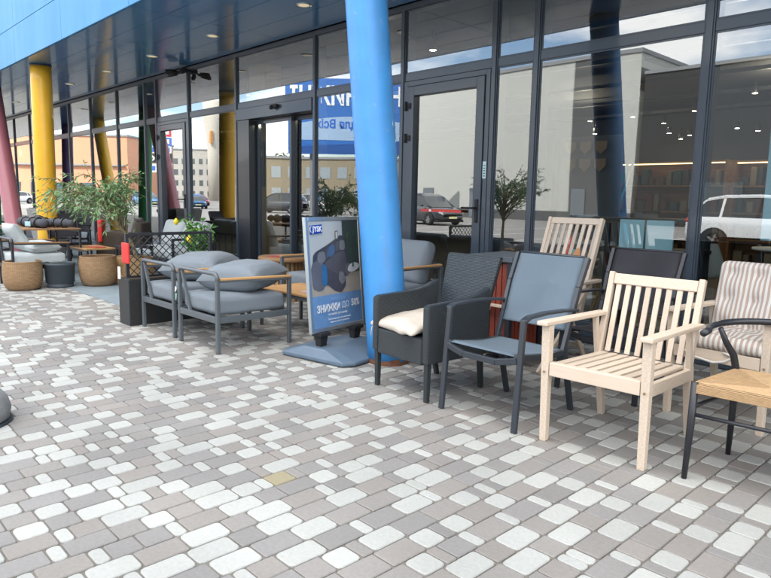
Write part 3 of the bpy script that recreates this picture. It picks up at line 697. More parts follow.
# ------------------------------------------------------------------ lounge armchairs, sofa and tables
def pillow(d, t, seed):
    """thrown cushion with pinched corners and creases, lying in xy"""
    m = MB(); n = 26; rn = seed*3.7
    def surf(sg):
        def fn(u, v):
            a, b = u*2-1, v*2-1
            ex = 1-.10*(1-b*b)*abs(a)**3*0; pin = 1 - .09*((1-a*a)*abs(b)**4)
            pin2 = 1 - .09*((1-b*b)*abs(a)**4)
            z = sg*t*.5*((1-a**4)*(1-b**4))**.55
            z += .010*noise.noise(Vector((a*2.3+rn, b*2.3, sg)))*(1-a**6)*(1-b**6)
            z += .013*noise.noise(Vector((a*6+rn, b*2, sg*2)))*((abs(a)**2+abs(b)**2)/2)*(1-a**8)*(1-b**8)
            return (a*d[0]/2*pin2, b*d[1]/2*pin, z)
        return fn
    g_ = surf(1); m.grid(g_, n, n)
    f_ = surf(-1); m.grid(lambda u, v: f_(1-u, v), n, n)
    return m
def lounge_chair(name, label, metal, fab, group, pill=True, armwood=OAK):
    """local: back at y=-.34, opens towards +y"""
    o = thing(name, label, 'armchair', group=group); W = .325; yb, yf = -.345, .345
    for sx in (-1, 1):
        m = MB(); m.bar((sx*W, yb, 0), (sx*W, yb, .60), .034, .034, (0,1,0)); m.build('leg', metal, o, .007)
        m = MB(); m.bar((sx*W, yf, 0), (sx*W, yf, .583), .032, .032, (0,1,0)); m.build('leg', metal, o, .005)
        m = MB(); m.bar((sx*W, yb+.02, .588), (sx*W, yf+.015, .572), .034, .018); ar = m.build('arm_bar', metal, o, .003)
        m = GM(); m.bar((sx*W, yb+.02, .606), (sx*W, yf+.018, .590), .040, .018); m.build('armrest', armwood, o, .004)
        m = MB(); m.bar((sx*W, yb+.017, .275), (sx*W, yf-.016, .275), .030, .05); m.build('seat_rail', metal, o, .003)
    m = MB(); P = []
    for k in range(7):
        a = R(90*k/6); P.append((-W+.05-.05*math.cos(a), yb, .615+.035*math.sin(a)-.0))
    P2 = [(-p[0], p[1], p[2]) for p in reversed(P)]
    m.tube([(-W, yb, .59)]+P+P2+[(W, yb, .59)], .018, 10); m.build('top_rail', metal, o)
    for sx in (-1,):
        m = MB(); m.bar((sx*(W-.05), yb, .63), (sx*(W-.19), yb, .28), .022, .026, (0,1,0)); m.build('diagonal_strut', metal, o, .003)
    for y in (yb, yf):
        m = MB(); m.bb(-W+.017, W-.017, y-.015, y+.015, .25, .30); m.build('seat_rail', metal, o, .003)
    m = MB(); m.rbox((0, .0, .375), (.60, .65, .145), .04, 16, .012, wr=.006, seed=1); m.build('seat_cushion', fab, o)
    return o
def arms(*a, **k): return lounge_chair(*a, **k)
LG = 'grey metal lounge chairs with their backs to the pavement'
e1 = place(lounge_chair('lounge_chair', 'grey metal lounge chair closest to the advertising stand with thick seat pad', GMET, GFAB, LG), -4.92, 2.885)
e2 = dup(e1, (-5.72, 2.90, 0), 0, 'grey metal lounge chair beside the black planter box', LG)
for (x, y, z, rz, sd, lab) in ((-4.96, 3.0, .575, 24, 1, 'grey blue throw pillow lying flat on the lounge chair closest to the stand'), (-5.78, 3.02, .59, 33, 2, 'grey blue throw pillow lying flat on the lounge chair beside the planter')):
    p = tag(pillow((.60, .56), .245, sd).build('throw_pillow', GFAB), lab, 'pillow'); p.location = (x, y, z); p.rotation_euler = (R(5), R(-3), R(rz))
o = thing('swing_tag', 'small white and green swing tag tied to the lounge chair beside the planter', 'tag', (-5.38, 2.56, .44))
m = MB(); m.lathe([(.001, 0), (.028, 0), (.028, .003), (.001, .003)], 16); q = m.build('disc', WHITE, o); q.rotation_euler = (R(80), 0, 0)
m = MB(); m.bb(-.04, .04, -.002, .002, -.09, -.03); q = m.build('card', mat('mint_card', (.35, .55, .48), .6), o); q.rotation_euler = (0, R(14), 0)
# two seat sofa
def sofa(name, label, W, metal, fab, n, armwood, loc, rz=0, D=.36):
    o = thing(name, label, 'sofa', loc, rz)
    for sx in (-1, 1):
        for y in (-D, D):
            m = MB(); m.bar((sx*W, y, 0), (sx*W, y, .60), .034, .034, (0,1,0)); m.build('leg', metal, o, .004)
        m = MB(); m.bar((sx*W, -D-.015, .600), (sx*W, D, .607), .034, .016); m.build('arm_bar', metal, o, .002)
        m = GM(); m.bar((sx*W, -D-.02, .617), (sx*W, D, .624), .045, .018); m.build('armrest', armwood, o, .004)
    for y in (-D, D):
        m = MB(); m.bb(-W+.017, W-.017, y-.015, y+.015, .24, .29); m.build('seat_rail', metal, o, .003)
    m = MB(); m.bb(-W+.017, W-.017, D-.015, D+.015, .60, .635); m.build('top_rail', metal, o, .003)
    m = MB()
    for k in range(int(W*10)): x = -W+.08+k*(2*W-.16)/(int(W*10)-1); m.bb(x-.008, x+.008, D-.008, D+.008, .29, .60)
    m.build('back_bars', metal, o)
    w = (2*W-.05)/n
    for k in range(n):
        x = -W+.025+w*(k+.5)
        m = MB(); m.rbox((x, -.01, .37), (w-.012, .66, .15), .045, 14, .01, wr=.006, seed=k); m.build('seat_cushion', fab, o)
        m = MB(); m.rbox((0,0,0), (w-.03, .46, .17), .07, 14, .03, wr=.012, seed=k+4); q = m.build('back_cushion', fab, o); q.location = (x, .22, .635); q.rotation_euler = (R(70), 0, 0)
    return o
sofa('garden_sofa', 'grey metal garden sofa with grey blue cushions and wooden arms behind the blue column', .86, GMET, GFAB, 2, OAK, (-5.12, 4.47, 0))
def table(name, label, cx, cy, w, d, h, top, metal, rz=0, cat='table', slat=True):
    o = thing(name, label, cat, (cx, cy, 0), rz)
    if slat:
        n = max(3, int(d/.09)); 
        m = GM()
        for k in range(n): y = -d/2+d/n*(k+.5); m.bb(-w/2, w/2, y-d/n/2+.003, y+d/n/2-.003, h-.02, h, tint=.9+.05*(k % 4))
        m.build('top', top, o, .003)
    else:
        m = MB(); m.bb(-w/2, w/2, -d/2, d/2, h-.02, h); m.build('top', top, o, .003)
    for sx in (-1, 1):
        for sy in (-1, 1):
            m = MB(); m.bb(sx*(w/2-.02)-.014, sx*(w/2-.02)+.014, sy*(d/2-.02)-.014, sy*(d/2-.02)+.014, 0, h-.021); m.build('leg', metal, o, .002)
    m = MB(); m.bb(-w/2+.02, w/2-.02, -d/2+.012, -d/2+.03, h-.055, h-.021); m.bb(-w/2+.02, w/2-.02, d/2-.03, d/2-.012, h-.055, h-.021); m.build('apron', metal, o)
    return o
table('coffee_table', 'low coffee table with slatted wooden top between lounge chairs and garden sofa', -4.98, 3.72, .92, .52, .385, OAK, GMET)
m = MB(); m.bb(-.11, .11, -.15, .15, 0, .006); tag(m.build('leaflet', mat('printed_leaflet', (.55, .45, .52), .5, var=.4, vscale=12), loc=(-4.78, 3.72, .386)), 'glossy leaflet lying on the low wooden coffee table', 'leaflet')
m = MB(); m.bb(-.5, .5, -.2, .2, 0, .02)
# round wooden side table with slatted drum base
o = thing('round_table', 'round rustic wooden table on a drum of upright sticks by the sliding entrance', 'table', (-6.62, 4.62, 0))
m = GM(); m.lathe([(.001, .49), (.34, .49), (.35, .50), (.35, .53), (.34, .54), (.001, .54)], 36); m.build('top', BROWNW, o)
for k in range(22):
    a = 2*PI*k/22; m = GM(); m.bar((.25*math.cos(a), .25*math.sin(a), 0), (.19*math.cos(a), .19*math.sin(a), .49), .03, .022, (math.cos(a), math.sin(a), 0), tint=.7+.08*(k*7 % 6)); m.build('base_stick', OAK, o, .003)
o = thing('magazine', 'red magazine lying open on the round wooden table', 'magazine', (-6.60, 4.56, .541), R(20))
m = MB(); m.add([(-.17, -.12, .001), (0, -.12, .012), (.17, -.12, .001), (-.17, .12, .001), (0, .12, .012), (.17, .12, .001), (-.17, -.12, .0), (.17, -.12, .0), (-.17, .12, 0), (.17, .12, 0)], [(0,1,4,3),(1,2,5,4),(6,0,3,8),(7,9,5,2),(6,7,2,1,0),(8,3,4,5,9)]); m.build('pages', mat('red_cover', (.38, .03, .04), .4), o)

# ------------------------------------------------------------------ advertising stand
def ad_stand():
    th = math.atan2(3.63-3.02, -4.06+3.95)   # the board runs almost along y
    o = thing('advertising_stand', 'two sided poster stand on blue grey plastic base showing a dark sofa and sale text', 'advertising stand', (-4.0, 3.30, 0), th-PI/2)
    # local: y along board, +x faces the camera side
    PL = mat('blue_grey_plastic', (.10, .145, .20), .45, var=.1, vscale=8, bump=.1)
    m = MB()
    a, b, hb, ht = .375, .33, .035, .105
    bot = [(-a+.06, -b), (a-.06, -b), (a, -b+.09), (a, b-.09), (a-.06, b), (-a+.06, b), (-a, b-.09), (-a, -b+.09)]
    vs = [(x, y, .004) for x, y in bot]+[(x, y, hb) for x, y in bot]+[(x*.34, y*.90, ht) for x, y in bot]
    fs = [tuple(reversed(range(8))), tuple(range(16, 24))]
    for l in range(2): fs += [(l*8+i, l*8+(i+1) % 8, (l+1)*8+(i+1) % 8, (l+1)*8+i) for i in range(8)]
    m.add(vs, fs); m.build('base', PL, o, .012)
    tilt = Matrix.Rotation(R(-5.0), 4, 'Y')
    for y in (-.21, .21):
        m = MB(); m.bar((0, y, .095), (0, y, .19), .05, .07, (0,1,0), .07, .09); m.bb(-.05, .05, y-.06, y+.06, .185, .215); m.build('spring_foot', RUB, o, .006)
    H0, H1, HW = .215, 1.120, .335
    P = Matrix.Translation((0, 0, H0)) @ tilt @ Matrix.Translation((0, 0, -H0))
    def fin(mb, name, mt, par=o, bev=0.):
        mb.v = [P @ v for v in mb.v]; return mb.build(name, mt, par, bev)
    m = MB(); t = .032
    m.bb(-.016, .016, -HW, -HW+t, H0, H1); m.bb(-.016, .016, HW-t, HW, H0, H1); m.bb(-.016, .016, -HW+t, HW-t, H0, H0+t); m.bb(-.016, .016, -HW+t, HW-t, H1-t, H1)
    fr = fin(m, 'frame', SILV, o, .004)
    m = MB(); m.bb(-.010, .010, -HW+t, HW-t, H0+t, H1-t)
    po = fin(m, 'poster', mat('poster_wall_grey', (.40, .43, .45), .35, coat=.6), o)
    x = [.0104]
    def flat(poly, colr, name, rough=.35):
        if name in ('sofa_back','sofa_seat','sofa_backrest','sofa_arm','sofa_chaise','cushion','throw','side_table','vase','table_leg'): poly = [(u*1.12-.004, (v-.70)*1.15+.735) for u, v in poly]
        if name in ('sofa_back','sofa_seat','sofa_backrest','sofa_arm','sofa_chaise','cushion','throw','side_table','vase','leaf'):
            for _ in range(1 if name not in ('side_table', 'leaf') else 3):
                out = []
                for i_ in range(len(poly)):
                    (ax_, ay_), (bx_, by_) = poly[i_], poly[(i_+1) % len(poly)]; e_ = .14 if name.startswith('sofa') else .2
                    out += [(ax_*(1-e_)+bx_*e_, ay_*(1-e_)+by_*e_), (ax_*e_+bx_*(1-e_), ay_*e_+by_*(1-e_))]
                poly = out
        x[0] += .00035; m = MB(); n = len(poly); m.add([(x[0], u, v) for u, v in poly]+[(x[0]-.0003, u, v) for u, v in poly], [tuple(range(n)), tuple(reversed(range(n, 2*n)))]+[(i, n+i, n+(i+1) % n, (i+1) % n) for i in range(n)])
        return fin(m, name, mat('print_'+name+str(round(x[0]*1e5)), colr, rough, coat=.6, var=.12, vscale=14), po)
    L, Rr, B, T = -HW+t, HW-t, H0+t, H1-t
    flat([(L, .50), (Rr, .50), (Rr, .80), (L, .72)], (.36, .325, .28), 'floor')
    flat([(.10, .66), (Rr, .66), (Rr, T), (.10, T)], (.035, .055, .055), 'dark_wall')
    for k, (cx, cy) in enumerate(((.17, .90), (.20, .95), (.25, .86), (.215, .80), (.24, .99), (.19, .84), (.27, .92), (.16, .97))):
        flat([(cx-.016, cy-.01), (cx, cy-.035), (cx+.012, cy-.005), (cx+.018, cy+.03), (cx+.002, cy+.02)], (.035, .065+.006*k, .045), 'leaf')
    flat([(L, .50), (L, B), (Rr, B), (Rr, .50)][::-1], (.13, .26, .48), 'blue_panel')
    # sofa picture: an L shaped sofa with cushions, a throw and a small table
    SD, SM, SL = (.045, .05, .07), (.075, .078, .10), (.105, .11, .14)
    flat([(-.245, .60), (-.245, .70), (-.235, .775), (-.205, .80), (-.10, .835), (.0, .875), (.06, .905), (.10, .90), (.115, .86), (.13, .74), (.14, .63), (.02, .57), (-.18, .56)], SD, 'sofa_back')
    flat([(-.13, .715), (-.02, .77), (.10, .80), (.125, .70), (.13, .655), (.02, .60), (-.10, .66)], SM, 'sofa_seat')
    flat([(-.02, .775), (-.015, .845), (-.095, .815), (-.10, .745)], SM, 'sofa_backrest'); flat([(.0, .785), (.005, .855), (.085, .885), (.095, .815)], SM, 'sofa_backrest')
    flat([(-.255, .555), (-.262, .69), (-.245, .725), (-.20, .74), (-.14, .72), (-.115, .69), (-.115, .575), (-.15, .535), (-.20, .53)], SL, 'sofa_arm')
    flat([(-.115, .575), (-.115, .69), (-.02, .645), (.10, .60), (.10, .545), (.045, .50), (-.02, .515)], (.055, .058, .08), 'sofa_chaise')
    flat([(.10, .60), (.10, .69), (.155, .71), (.165, .64)], SL, 'sofa_arm')
    flat([(-.20, .735), (-.185, .795), (-.115, .80), (-.105, .74), (-.15, .715)], (.14, .15, .175), 'cushion')
    flat([(-.09, .76), (-.07, .83), (-.01, .85), (.0, .79), (-.05, .755)], (.04, .10, .22), 'cushion')
    flat([(.045, .80), (.05, .865), (.105, .87), (.11, .80)], (.17, .18, .20), 'cushion')
    flat([(-.155, .715), (-.105, .70), (-.10, .60), (-.115, .555), (-.165, .575)], (.03, .13, .30), 'throw')
    flat([(.015, .60), (.035, .655), (.085, .635), (.09, .575), (.05, .555)], (.15, .16, .19), 'cushion')
    flat([(.12, .655), (.145, .69), (.20, .705), (.255, .695), (.265, .665), (.21, .64), (.15, .635)], (.58, .60, .60), 'side_table')
    for lx in (.16, .205, .245): flat([(lx-.012, .565), (lx-.006, .565), (lx+.004, .645), (lx-.004, .645)], (.4, .3, .2), 'table_leg')
    flat([(.175, .675), (.185, .705), (.20, .70), (.195, .67)], (.05, .10, .08), 'vase')
    flat([(.0, .935), (.035, .94), (.035, 1.01), (.0, 1.005)], (.12, .13, .13), 'picture'); flat([(.006, .945), (.029, .95), (.029, 1.00), (.006, .995)], (.42, .44, .44), 'picture')
    flat([(L+.012, .985), (L+.15, .995), (L+.15, 1.062), (L+.012, 1.055)], (.015, .05, .32), 'logo_panel')
    X0 = x[0]+.0006
    Mt = lambda y, z: P @ Matrix(((0,0,1,X0), (1,0,0,y), (0,1,0,z), (0,0,0,1)))
    wt = mat('white_print', (.78, .8, .82), .4)
    text('JYSK', .058, Mt(L+.094, 1.025), wt, po, 'logo_text', .0016, .92)
    m = MB(); q = []
    for k in range(8): a_ = R(180*k/7+90); q.append((math.cos(a_)*.018, math.sin(a_)*.022))
    m.tube([(X0, L+.030+u, 1.025+v) for u, v in q], .0025, 5); fin(m, 'logo_mark', wt, po)
    text('Вибух цін', .040, Mt(-.01, .462), mat('pale_print', (.22, .36, .60), .4), po, 'faint_text', 0)
    text('ЗНИЖКИ', .078, Mt(-.128, .394), wt, po, 'sale_text', .0022, .80)
    text('ДО', .070, Mt(.080, .402), wt, po, 'sale_text', -.0006, .85)
    text('50%', .078, Mt(.208, .408), wt, po, 'sale_text', .0022, .80)
    text('на меблі для дому', .026, Mt(-.02, .345), wt, po, 'small_text', 0)
    text('Пропозиція діє в усіх магазинах', .018, Mt(-.0, .305), wt, po, 'small_text', 0)
    text('мережі, деталі у продавців', .018, Mt(-.0, .281), wt, po, 'small_text', 0)
ad_stand()

# ------------------------------------------------------------------ planter with trellis
o = thing('planter_screen', 'black planter box with diamond mesh trellis dividing the seating areas', 'planter', (-6.255, 2.94, 0))
m = MB(); m.bb(-.125, .125, -.49, .49, 0, .45); m.build('box', weave_mat('black_planter_weave', (.030, .034, .038), (.018, .021, .024), .03, .012, .5, .006, .5, .2, (.004, .004, .005)), o, .006)
m = MB(); m.bb(-.108, .108, -.47, .47, .45, .456); m.build('soil', mat('potting_soil', (.05, .035, .025), .95, bump=.8, bscale=40), o)
m = MB(); m.bb(-.015, .015, -.46, -.43, .40, .885); m.bb(-.015, .015, .43, .46, .40, .885); m.bb(-.015, .015, -.43, .43, .865, .895); m.bb(-.012, .012, -.43, .43, .455, .475); m.build('trellis_frame', BMET, o, .002)
m = MB(); y0, y1, z0, z1, st = -.43, .43, .475, .865, .075
k = -8
for k in range(-8, 14):
    for sg, xx in ((1, .003), (-1, -.003)):
        # line z = z0 + sg*(y - c) within bounds
        c = y0 + k*st if sg > 0 else y0 + k*st
        pts = []
        if sg > 0: ya, yb_ = c, c+(z1-z0)
        else: ya, yb_ = c+(z1-z0), c
        za, zb = z0, z1
        # clip to y range
        def clip(ya, za, yb, zb):
            if ya == yb: return None
            t0, t1 = 0., 1.
            for (p_, q_) in ((-(yb-ya), ya-y0), ((yb-ya), y1-ya)):
                if abs(p_) < 1e-9: continue
                r_ = q_/p_
                if p_ < 0: t0 = max(t0, r_)
                else: t1 = min(t1, r_)
            if t0 >= t1-.01: return None
            return (ya+(yb-ya)*t0, za+(zb-za)*t0, ya+(yb-ya)*t1, za+(zb-za)*t1)
        cl = clip(ya, za, yb_, zb)
        if cl: m.bar((xx, cl[0], cl[1]), (xx, cl[2], cl[3]), .008, .005, (1,0,0))
m.build('mesh', BMET, o)
def hang(name, label, loc, d, m_, cat, rz=0):
    m = MB(); m.rbox((0,0,0), d, min(d)*.3, 6); q = m.build(name, m_); tag(q, label, cat); q.location = loc; q.rotation_euler = (0,0,rz); return q
hang('red_bag', 'red paper bag hanging on the near corner of the mesh trellis', (-6.24, 2.475, .70), (.16, .018, .20), RED, 'bag')
hang('white_card', 'small white card hanging below the red bag on the trellis', (-6.30, 2.43, .505), (.05, .012, .12), WHITE, 'card')

# ------------------------------------------------------------------ plants
def leaves(m, pts, ln, wd, rnd, droop=.2, jit=.5):
    for p, d in pts:
        a = Vector((rnd.gauss(0, 1), rnd.gauss(0, 1), rnd.gauss(0, 1)-droop)).normalized()
        d_ = (d*(1-jit)+a*jit).normalized(); l = ln*rnd.uniform(.6, 1.25); w = wd*rnd.uniform(.7, 1.2)
        s_ = d_.cross(Vector((rnd.uniform(-1, 1), rnd.uniform(-1, 1), rnd.uniform(-.2, 1))))
        if s_.length < .01: continue
        s_.normalize(); n_ = d_.cross(s_)
        b0 = p; mid = p+d_*l*.5; t = p+d_*l - Vector((0,0,l*.12))
        q = p+d_*l*.22
        m.add([b0, q+s_*w*.38+n_*w*.12, mid+s_*w*.5+n_*w*.12, mid-s_*w*.5+n_*w*.12, q-s_*w*.38+n_*w*.12, t, q, mid], [(0,1,6),(0,6,4),(6,1,2,7),(4,6,7,3),(2,5,7),(7,5,3)], False, rnd.random())
def olive(name, label, base, top, crown_c, spread, n_br, seed, pot=True, per=26):
    rnd = random.Random(seed); base = Vector(base); o = thing(name, label, 'tree', tuple(base))
    top = Vector(top)-base; cc = Vector(crown_c)-base
    tr = MB(); P = []; n = 8
    for k in range(n+1):
        t = k/n; p = Vector((0,0,.3))*(1-t)+top*t; p.x += .05*math.sin(t*4+1)*t; p.y += .04*math.sin(t*5); P.append(p)
    tr.tube(P, [.034-.016*k/n for k in range(n+1)], 10)
    lf = MB(); tips = []
    br = MB()
    for k in range(n_br):
        s_ = P[rnd.randint(4, n)]; th_ = rnd.uniform(0, 2*PI); ph = rnd.uniform(-.5, 1)
        e = cc + Vector((math.cos(th_)*spread[0], math.sin(th_)*spread[1], ph*spread[2]))*rnd.uniform(.5, 1.05)
        q = []; m_ = 9
        for j in range(m_+1):
            t = j/m_; a = s_.lerp(e, t); a.z += .22*math.sin(t*PI)*(1 if e.z < s_.z+.3 else .4)
            a += Vector((rnd.uniform(-1, 1), rnd.uniform(-1, 1), rnd.uniform(-1, 1)))*.018; q.append(a)
        br.tube(q, [.009*(1-j/m_)+.0022 for j in range(m_+1)], 5)
        for j in range(2, m_):
            d = (q[j+1]-q[j]).normalized()
            for _ in range(per//6):
                lf_p = q[j].lerp(q[j+1], rnd.random()); leaves(lf, [(lf_p, d)], (.080), .0175, rnd)
            if rnd.random() < .8:
                td = (d+Vector((rnd.uniform(-1, 1), rnd.uniform(-1, 1), rnd.uniform(-.9, .7)))*.9).normalized(); l = rnd.uniform(.10, .26)
                tw = [q[j], q[j]+td*l*.5+Vector((0,0,.01)), q[j]+td*l-Vector((0,0,.03))]; br.tube(tw, .0018, 4)
                for _ in range(per//3):
                    t = rnd.random(); pp = tw[0].lerp(tw[2], t); leaves(lf, [(pp, td)], .078, .017, rnd)
    tr.build('trunk', BARK, o); br.build('branch', BARK, o); lf.build('crown', OLEAF, o)
    return o
olive('olive_tree', 'potted olive tree with drooping silver green branches in front of the yellow column', (-8.95, 3.72, 0), (-8.98, 3.36, 1.16), (-9.12, 3.16, 1.13), (.74, .70, .50), 46, 5, per=20)
def pot(name, label, prof, loc, m_, soil=True, cat='pot', sz=None):
    o = thing(name, label, cat, loc); m = MB(); m.lathe(prof, 40, cap=False); m.add([(0,0,prof[0][1])]+[(prof[0][0]*math.cos(2*PI*k/40), prof[0][0]*math.sin(2*PI*k/40), prof[0][1]) for k in range(40)], [(0, 1+(k+1) % 40, 1+k) for k in range(40)])
    ob = m.build('body', m_, o)
    # cylindrical uv for the weave
    me = ob.data; uvl = me.uv_layers['UVMap'].data
    for p in me.polygons:
        angs = [math.atan2(me.vertices[v].co.y, me.vertices[v].co.x) for v in p.vertices]
        if max(angs)-min(angs) > PI: angs = [a+2*PI if a < 0 else a for a in angs]
        for li, vi, a in zip(p.loop_indices, p.vertices, angs):
            uvl[li].uv = (a*prof[len(prof)//2][0], me.vertices[vi].co.z)
    if soil:
        r = prof[-1][0]; z = prof[-1][1]
        m = MB(); m.lathe([(.001, 0), (r*.5, .006), (r, 0)], 24, (0,0,z-.03), cap=False); m.build('soil', mat('pale_gravel', (.34, .32, .30), .9, var=.3, vscale=40, bump=.8, bscale=90), o)
    return o
bprof = [(.17, .0), (.215, .03), (.242, .12), (.25, .22), (.245, .33), (.235, .395), (.237, .405), (.228, .41), (.222, .40)]
pot('basket_planter', 'round seagrass basket planter under the olive branches', bprof, (-9.19, 3.26, .006), SEAG, cat='basket')
pot('basket_planter', 'round seagrass basket planter at the left edge of the picture', [(r*.96, z*.92) for r, z in bprof], (-9.37, 2.36, .0), SEAG, cat='basket')
pot('flower_pot', 'dark grey flower pot between the two seagrass baskets', [(.155, 0), (.165, .01), (.165, .05), (.158, .055), (.158, .06), (.178, .07), (.188, .30), (.196, .305), (.196, .335), (.186, .335), (.182, .31)], (-9.32, 2.80, 0), mat('slate_plastic', (.055, .07, .085), .6, var=.1), cat='flower pot')
pot('wicker_stool', 'hourglass shaped natural wicker stool under the small black table', [(.15, 0), (.17, .02), (.16, .12), (.105, .19), (.105, .21), (.16, .28), (.17, .38), (.15, .40), (.02, .405)], (-9.05, 3.62, .006), TANW, False, cat='stool')
pot('basket_planter', 'natural wicker pot holding the olive trunk behind the mesh trellis', [(r*.9, z*.95) for r, z in bprof], (-8.95, 3.72, .006), TANW, cat='basket')
olive('olive_tree', 'second olive tree out on the paving, mirrored in the narrow pane by the swing door', (-8.5, -1.0, 0), (-8.45, -1.0, 1.35), (-8.4, -1.05, 1.62), (.85, .80, .52), 52, 12, per=20)
pot('flower_pot', 'grey flower pot holding the mirrored second olive tree', [(r*1.05, z*1.1) for r, z in bprof], (-8.5, -1.0, 0), MATS['slate_plastic'], cat='flower pot')
# lemon plant
o = thing('lemon_plant', 'glossy green lemon plant with yellow fruit behind the mesh trellis', 'plant', (-7.72, 4.0, 0)); rnd = random.Random(4); m = MB(); b = MB(); fr = []
for k in range(15):
    a = rnd.uniform(0, 2*PI); e = Vector((math.cos(a)*rnd.uniform(.08, .20), math.sin(a)*rnd.uniform(.08, .20), rnd.uniform(.62, .98))); s_ = Vector((0,0,.42))
    q = [s_.lerp(e, t/6)+Vector((0,0,.05*math.sin(t/6*PI))) for t in range(7)]; b.tube(q, .005, 5)
    for j in range(1, 7):
        for _ in range(5): leaves(m, [(q[j]+Vector((rnd.uniform(-.03, .03),)*3), (e-s_).normalized())], .075, .036, rnd, .3, .75)
    if k in (1, 5, 9, 12): fr.append(e-Vector((0,0,.05)))
b.tube([(0,0,.2), (0,0,.44)], .012, 8); b.build('stem', BARK, o); m.build('foliage', LLEAF, o)
for p in [Vector((-.06, -.26, .93)), Vector((.16, -.20, .72)), Vector((-.2, .1, .80))]:
    q = MB(); q.lathe([(.002, -.042), (.018, -.034), (.031, -.01), (.031, .012), (.018, .034), (.006, .045), (.001, .048)], 14, tuple(p)); q.build('lemon', mat('lemon_skin', (.75, .55, .02), .45, bump=.2, bscale=200), o)
pot('flower_pot', 'black flower pot holding the lemon plant', [(.11, 0), (.14, .24), (.15, .25), (.15, .28), (.135, .28)], (-7.72, 4.0, .006), mat('black_plastic', (.02, .02, .022), .5), cat='flower pot')

# ------------------------------------------------------------------ far seating group
sofa('garden_sofa', 'black framed garden sofa with pale blue grey cushions behind the lemon plant', .72, BMET, LFAB, 2, BMET, (-9.75, 4.62, 0), 0, .34)
l1 = place(lounge_chair('lounge_chair', 'black metal lounge chair with pale cushions behind the grey flower pot', BMET, LFAB, None, armwood=BROWNW), -9.78, 2.62, 0)
p = tag(pillow((.50, .40), .16, 5).build('throw_pillow', LFAB), 'pale throw pillow lying on the black lounge chair', 'pillow'); p.location = (-9.72, 2.66, .53); p.rotation_euler = (0, R(2), R(12))
p = tag(pillow((.48, .42), .15, 6).build('throw_pillow', LFAB), 'pale throw pillow leaning against the back of the black lounge chair', 'pillow'); p.location = (-9.90, 2.44, .66); p.rotation_euler = (R(-62), 0, R(4))
def rattan_chair():
    o = thing('rattan_armchair', 'brown rattan armchair with mauve grey cushions beside the swing door', 'armchair', (-10.95, 4.35, .006), R(-38))
    m = MB()
    m.rbox((-.33, 0, .42), (.12, .72, .44), .04, 8); m.rbox((.33, 0, .42), (.12, .72, .44), .04, 8); m.rbox((0, .30, .50), (.62, .12, .60), .04, 8); m.rbox((0, -.02, .25), (.62, .66, .10), .03, 6)
    m.build('frame', RATT, o)
    for sx in (-1, 1):
        for sy in (-1, 1):
            q = MB(); q.bar((sx*.33, sy*.31, 0), (sx*.33, sy*.31, .24), .03, .03, (0,1,0)); q.build('leg', BMET, o)
    q = MB(); q.rbox((0, -.06, .36), (.53, .62, .12), .04, 10, .01); q.build('seat_cushion', MAUVE, o)
    q = pillow((.50, .44), .15, 8).build('back_cushion', MAUVE, o); q.location = (0, .16, .66); q.rotation_euler = (R(72), 0, 0)
rattan_chair()
hang('red_cushion', 'red cushion on the rattan armchair behind the olive branches', (-10.93, 3.96, .66), (.36, .07, .36), RED, 'cushion', R(-30))
table('side_table', 'small black metal side table beside the rattan armchair', -9.62, 3.95, .42, .42, .50, BMET, BMET, slat=False)
table('coffee_table', 'low wooden coffee table with red booklets beyond the seagrass basket', -10.42, 3.62, .80, .45, .44, OAK, BMET)
hang('booklet', 'red booklet lying on the low wooden coffee table by the basket', (-10.25, 3.62, .449), (.25, .18, .015), mat('red_booklet', (.45, .09, .06), .5), 'booklet', .2)
table('dining_table', 'black outdoor dining table with brown slatted top at the far left', -11.1, 3.05, 1.5, .8, .735, BROWNW, BMET)
# dark outdoor cushions, rolled up and piled on the table
for i, (x, y, ln, r, rz, lb) in enumerate(((-10.9, 2.92, .9, .075, 8, 'rolled dark grey cushion lying across the dining table front'), (-11.2, 3.1, 1.0, .08, -12, 'rolled dark grey cushion lying behind on the dining table'), (-10.75, 3.2, .7, .07, 30, 'short rolled dark cushion lying askew on the dining table'))):
    o = thing('rolled_cushion', lb, 'parasol', (x, y, .735+r), R(rz)); m = MB(); rn = random.Random(i)
    P = [(-ln/2+ln*k/14, 0, 0) for k in range(15)]; m.tube(P, [r*(.55+.45*abs(math.sin(k*1.1+i)))*(.6 if k in (0, 14) else 1) for k in range(15)], 14); m.build('cushion_roll', DKFAB, o)
    for k in (-.25, .02, .24):
        q = MB(); q.tube([(k*ln, r*1.03*math.cos(2*PI*j/16), r*1.03*math.sin(2*PI*j/16)) for j in range(16)], .012, 6, closed=True); q.build('strap', BMET, o)
hang('price_card', 'pale blue price card on the rolled cushions', (-10.62, 2.78, .80), (.12, .015, .07), mat('pale_blue_card', (.35, .55, .62), .5), 'card', R(20))
sling2 = place(sling_chair('black metal dining chair at the far end of the dining table', BMET, KSLING, 'dining_chair'), -11.9, 3.75, R(90))
dup(sling2, (-11.2, 2.35, 0), R(180), 'black metal dining chair tucked under the dining table on the pavement side')
dup(sling2, (-13.3, 4.2, .006), R(30), 'black metal dining chair standing between the mauve and yellow columns')
o = thing('tall_planter', 'grey square tapered planter between the mauve and yellow columns', 'planter', (-13.6, 3.95, .006)); m = MB()
m.add([(-.2,-.2,0),(.2,-.2,0),(.2,.2,0),(-.2,.2,0),(-.32,-.32,.95),(.32,-.32,.95),(.32,.32,.95),(-.32,.32,.95)], [(3,2,1,0),(4,5,6,7),(0,1,5,4),(1,2,6,5),(2,3,7,6),(3,0,4,7)]); m.build('body', CONC, o, .01)
m = MB(); m.bb(-.28, .28, -.28, .28, .951, .96); m.build('soil', MATS['potting_soil'], o)
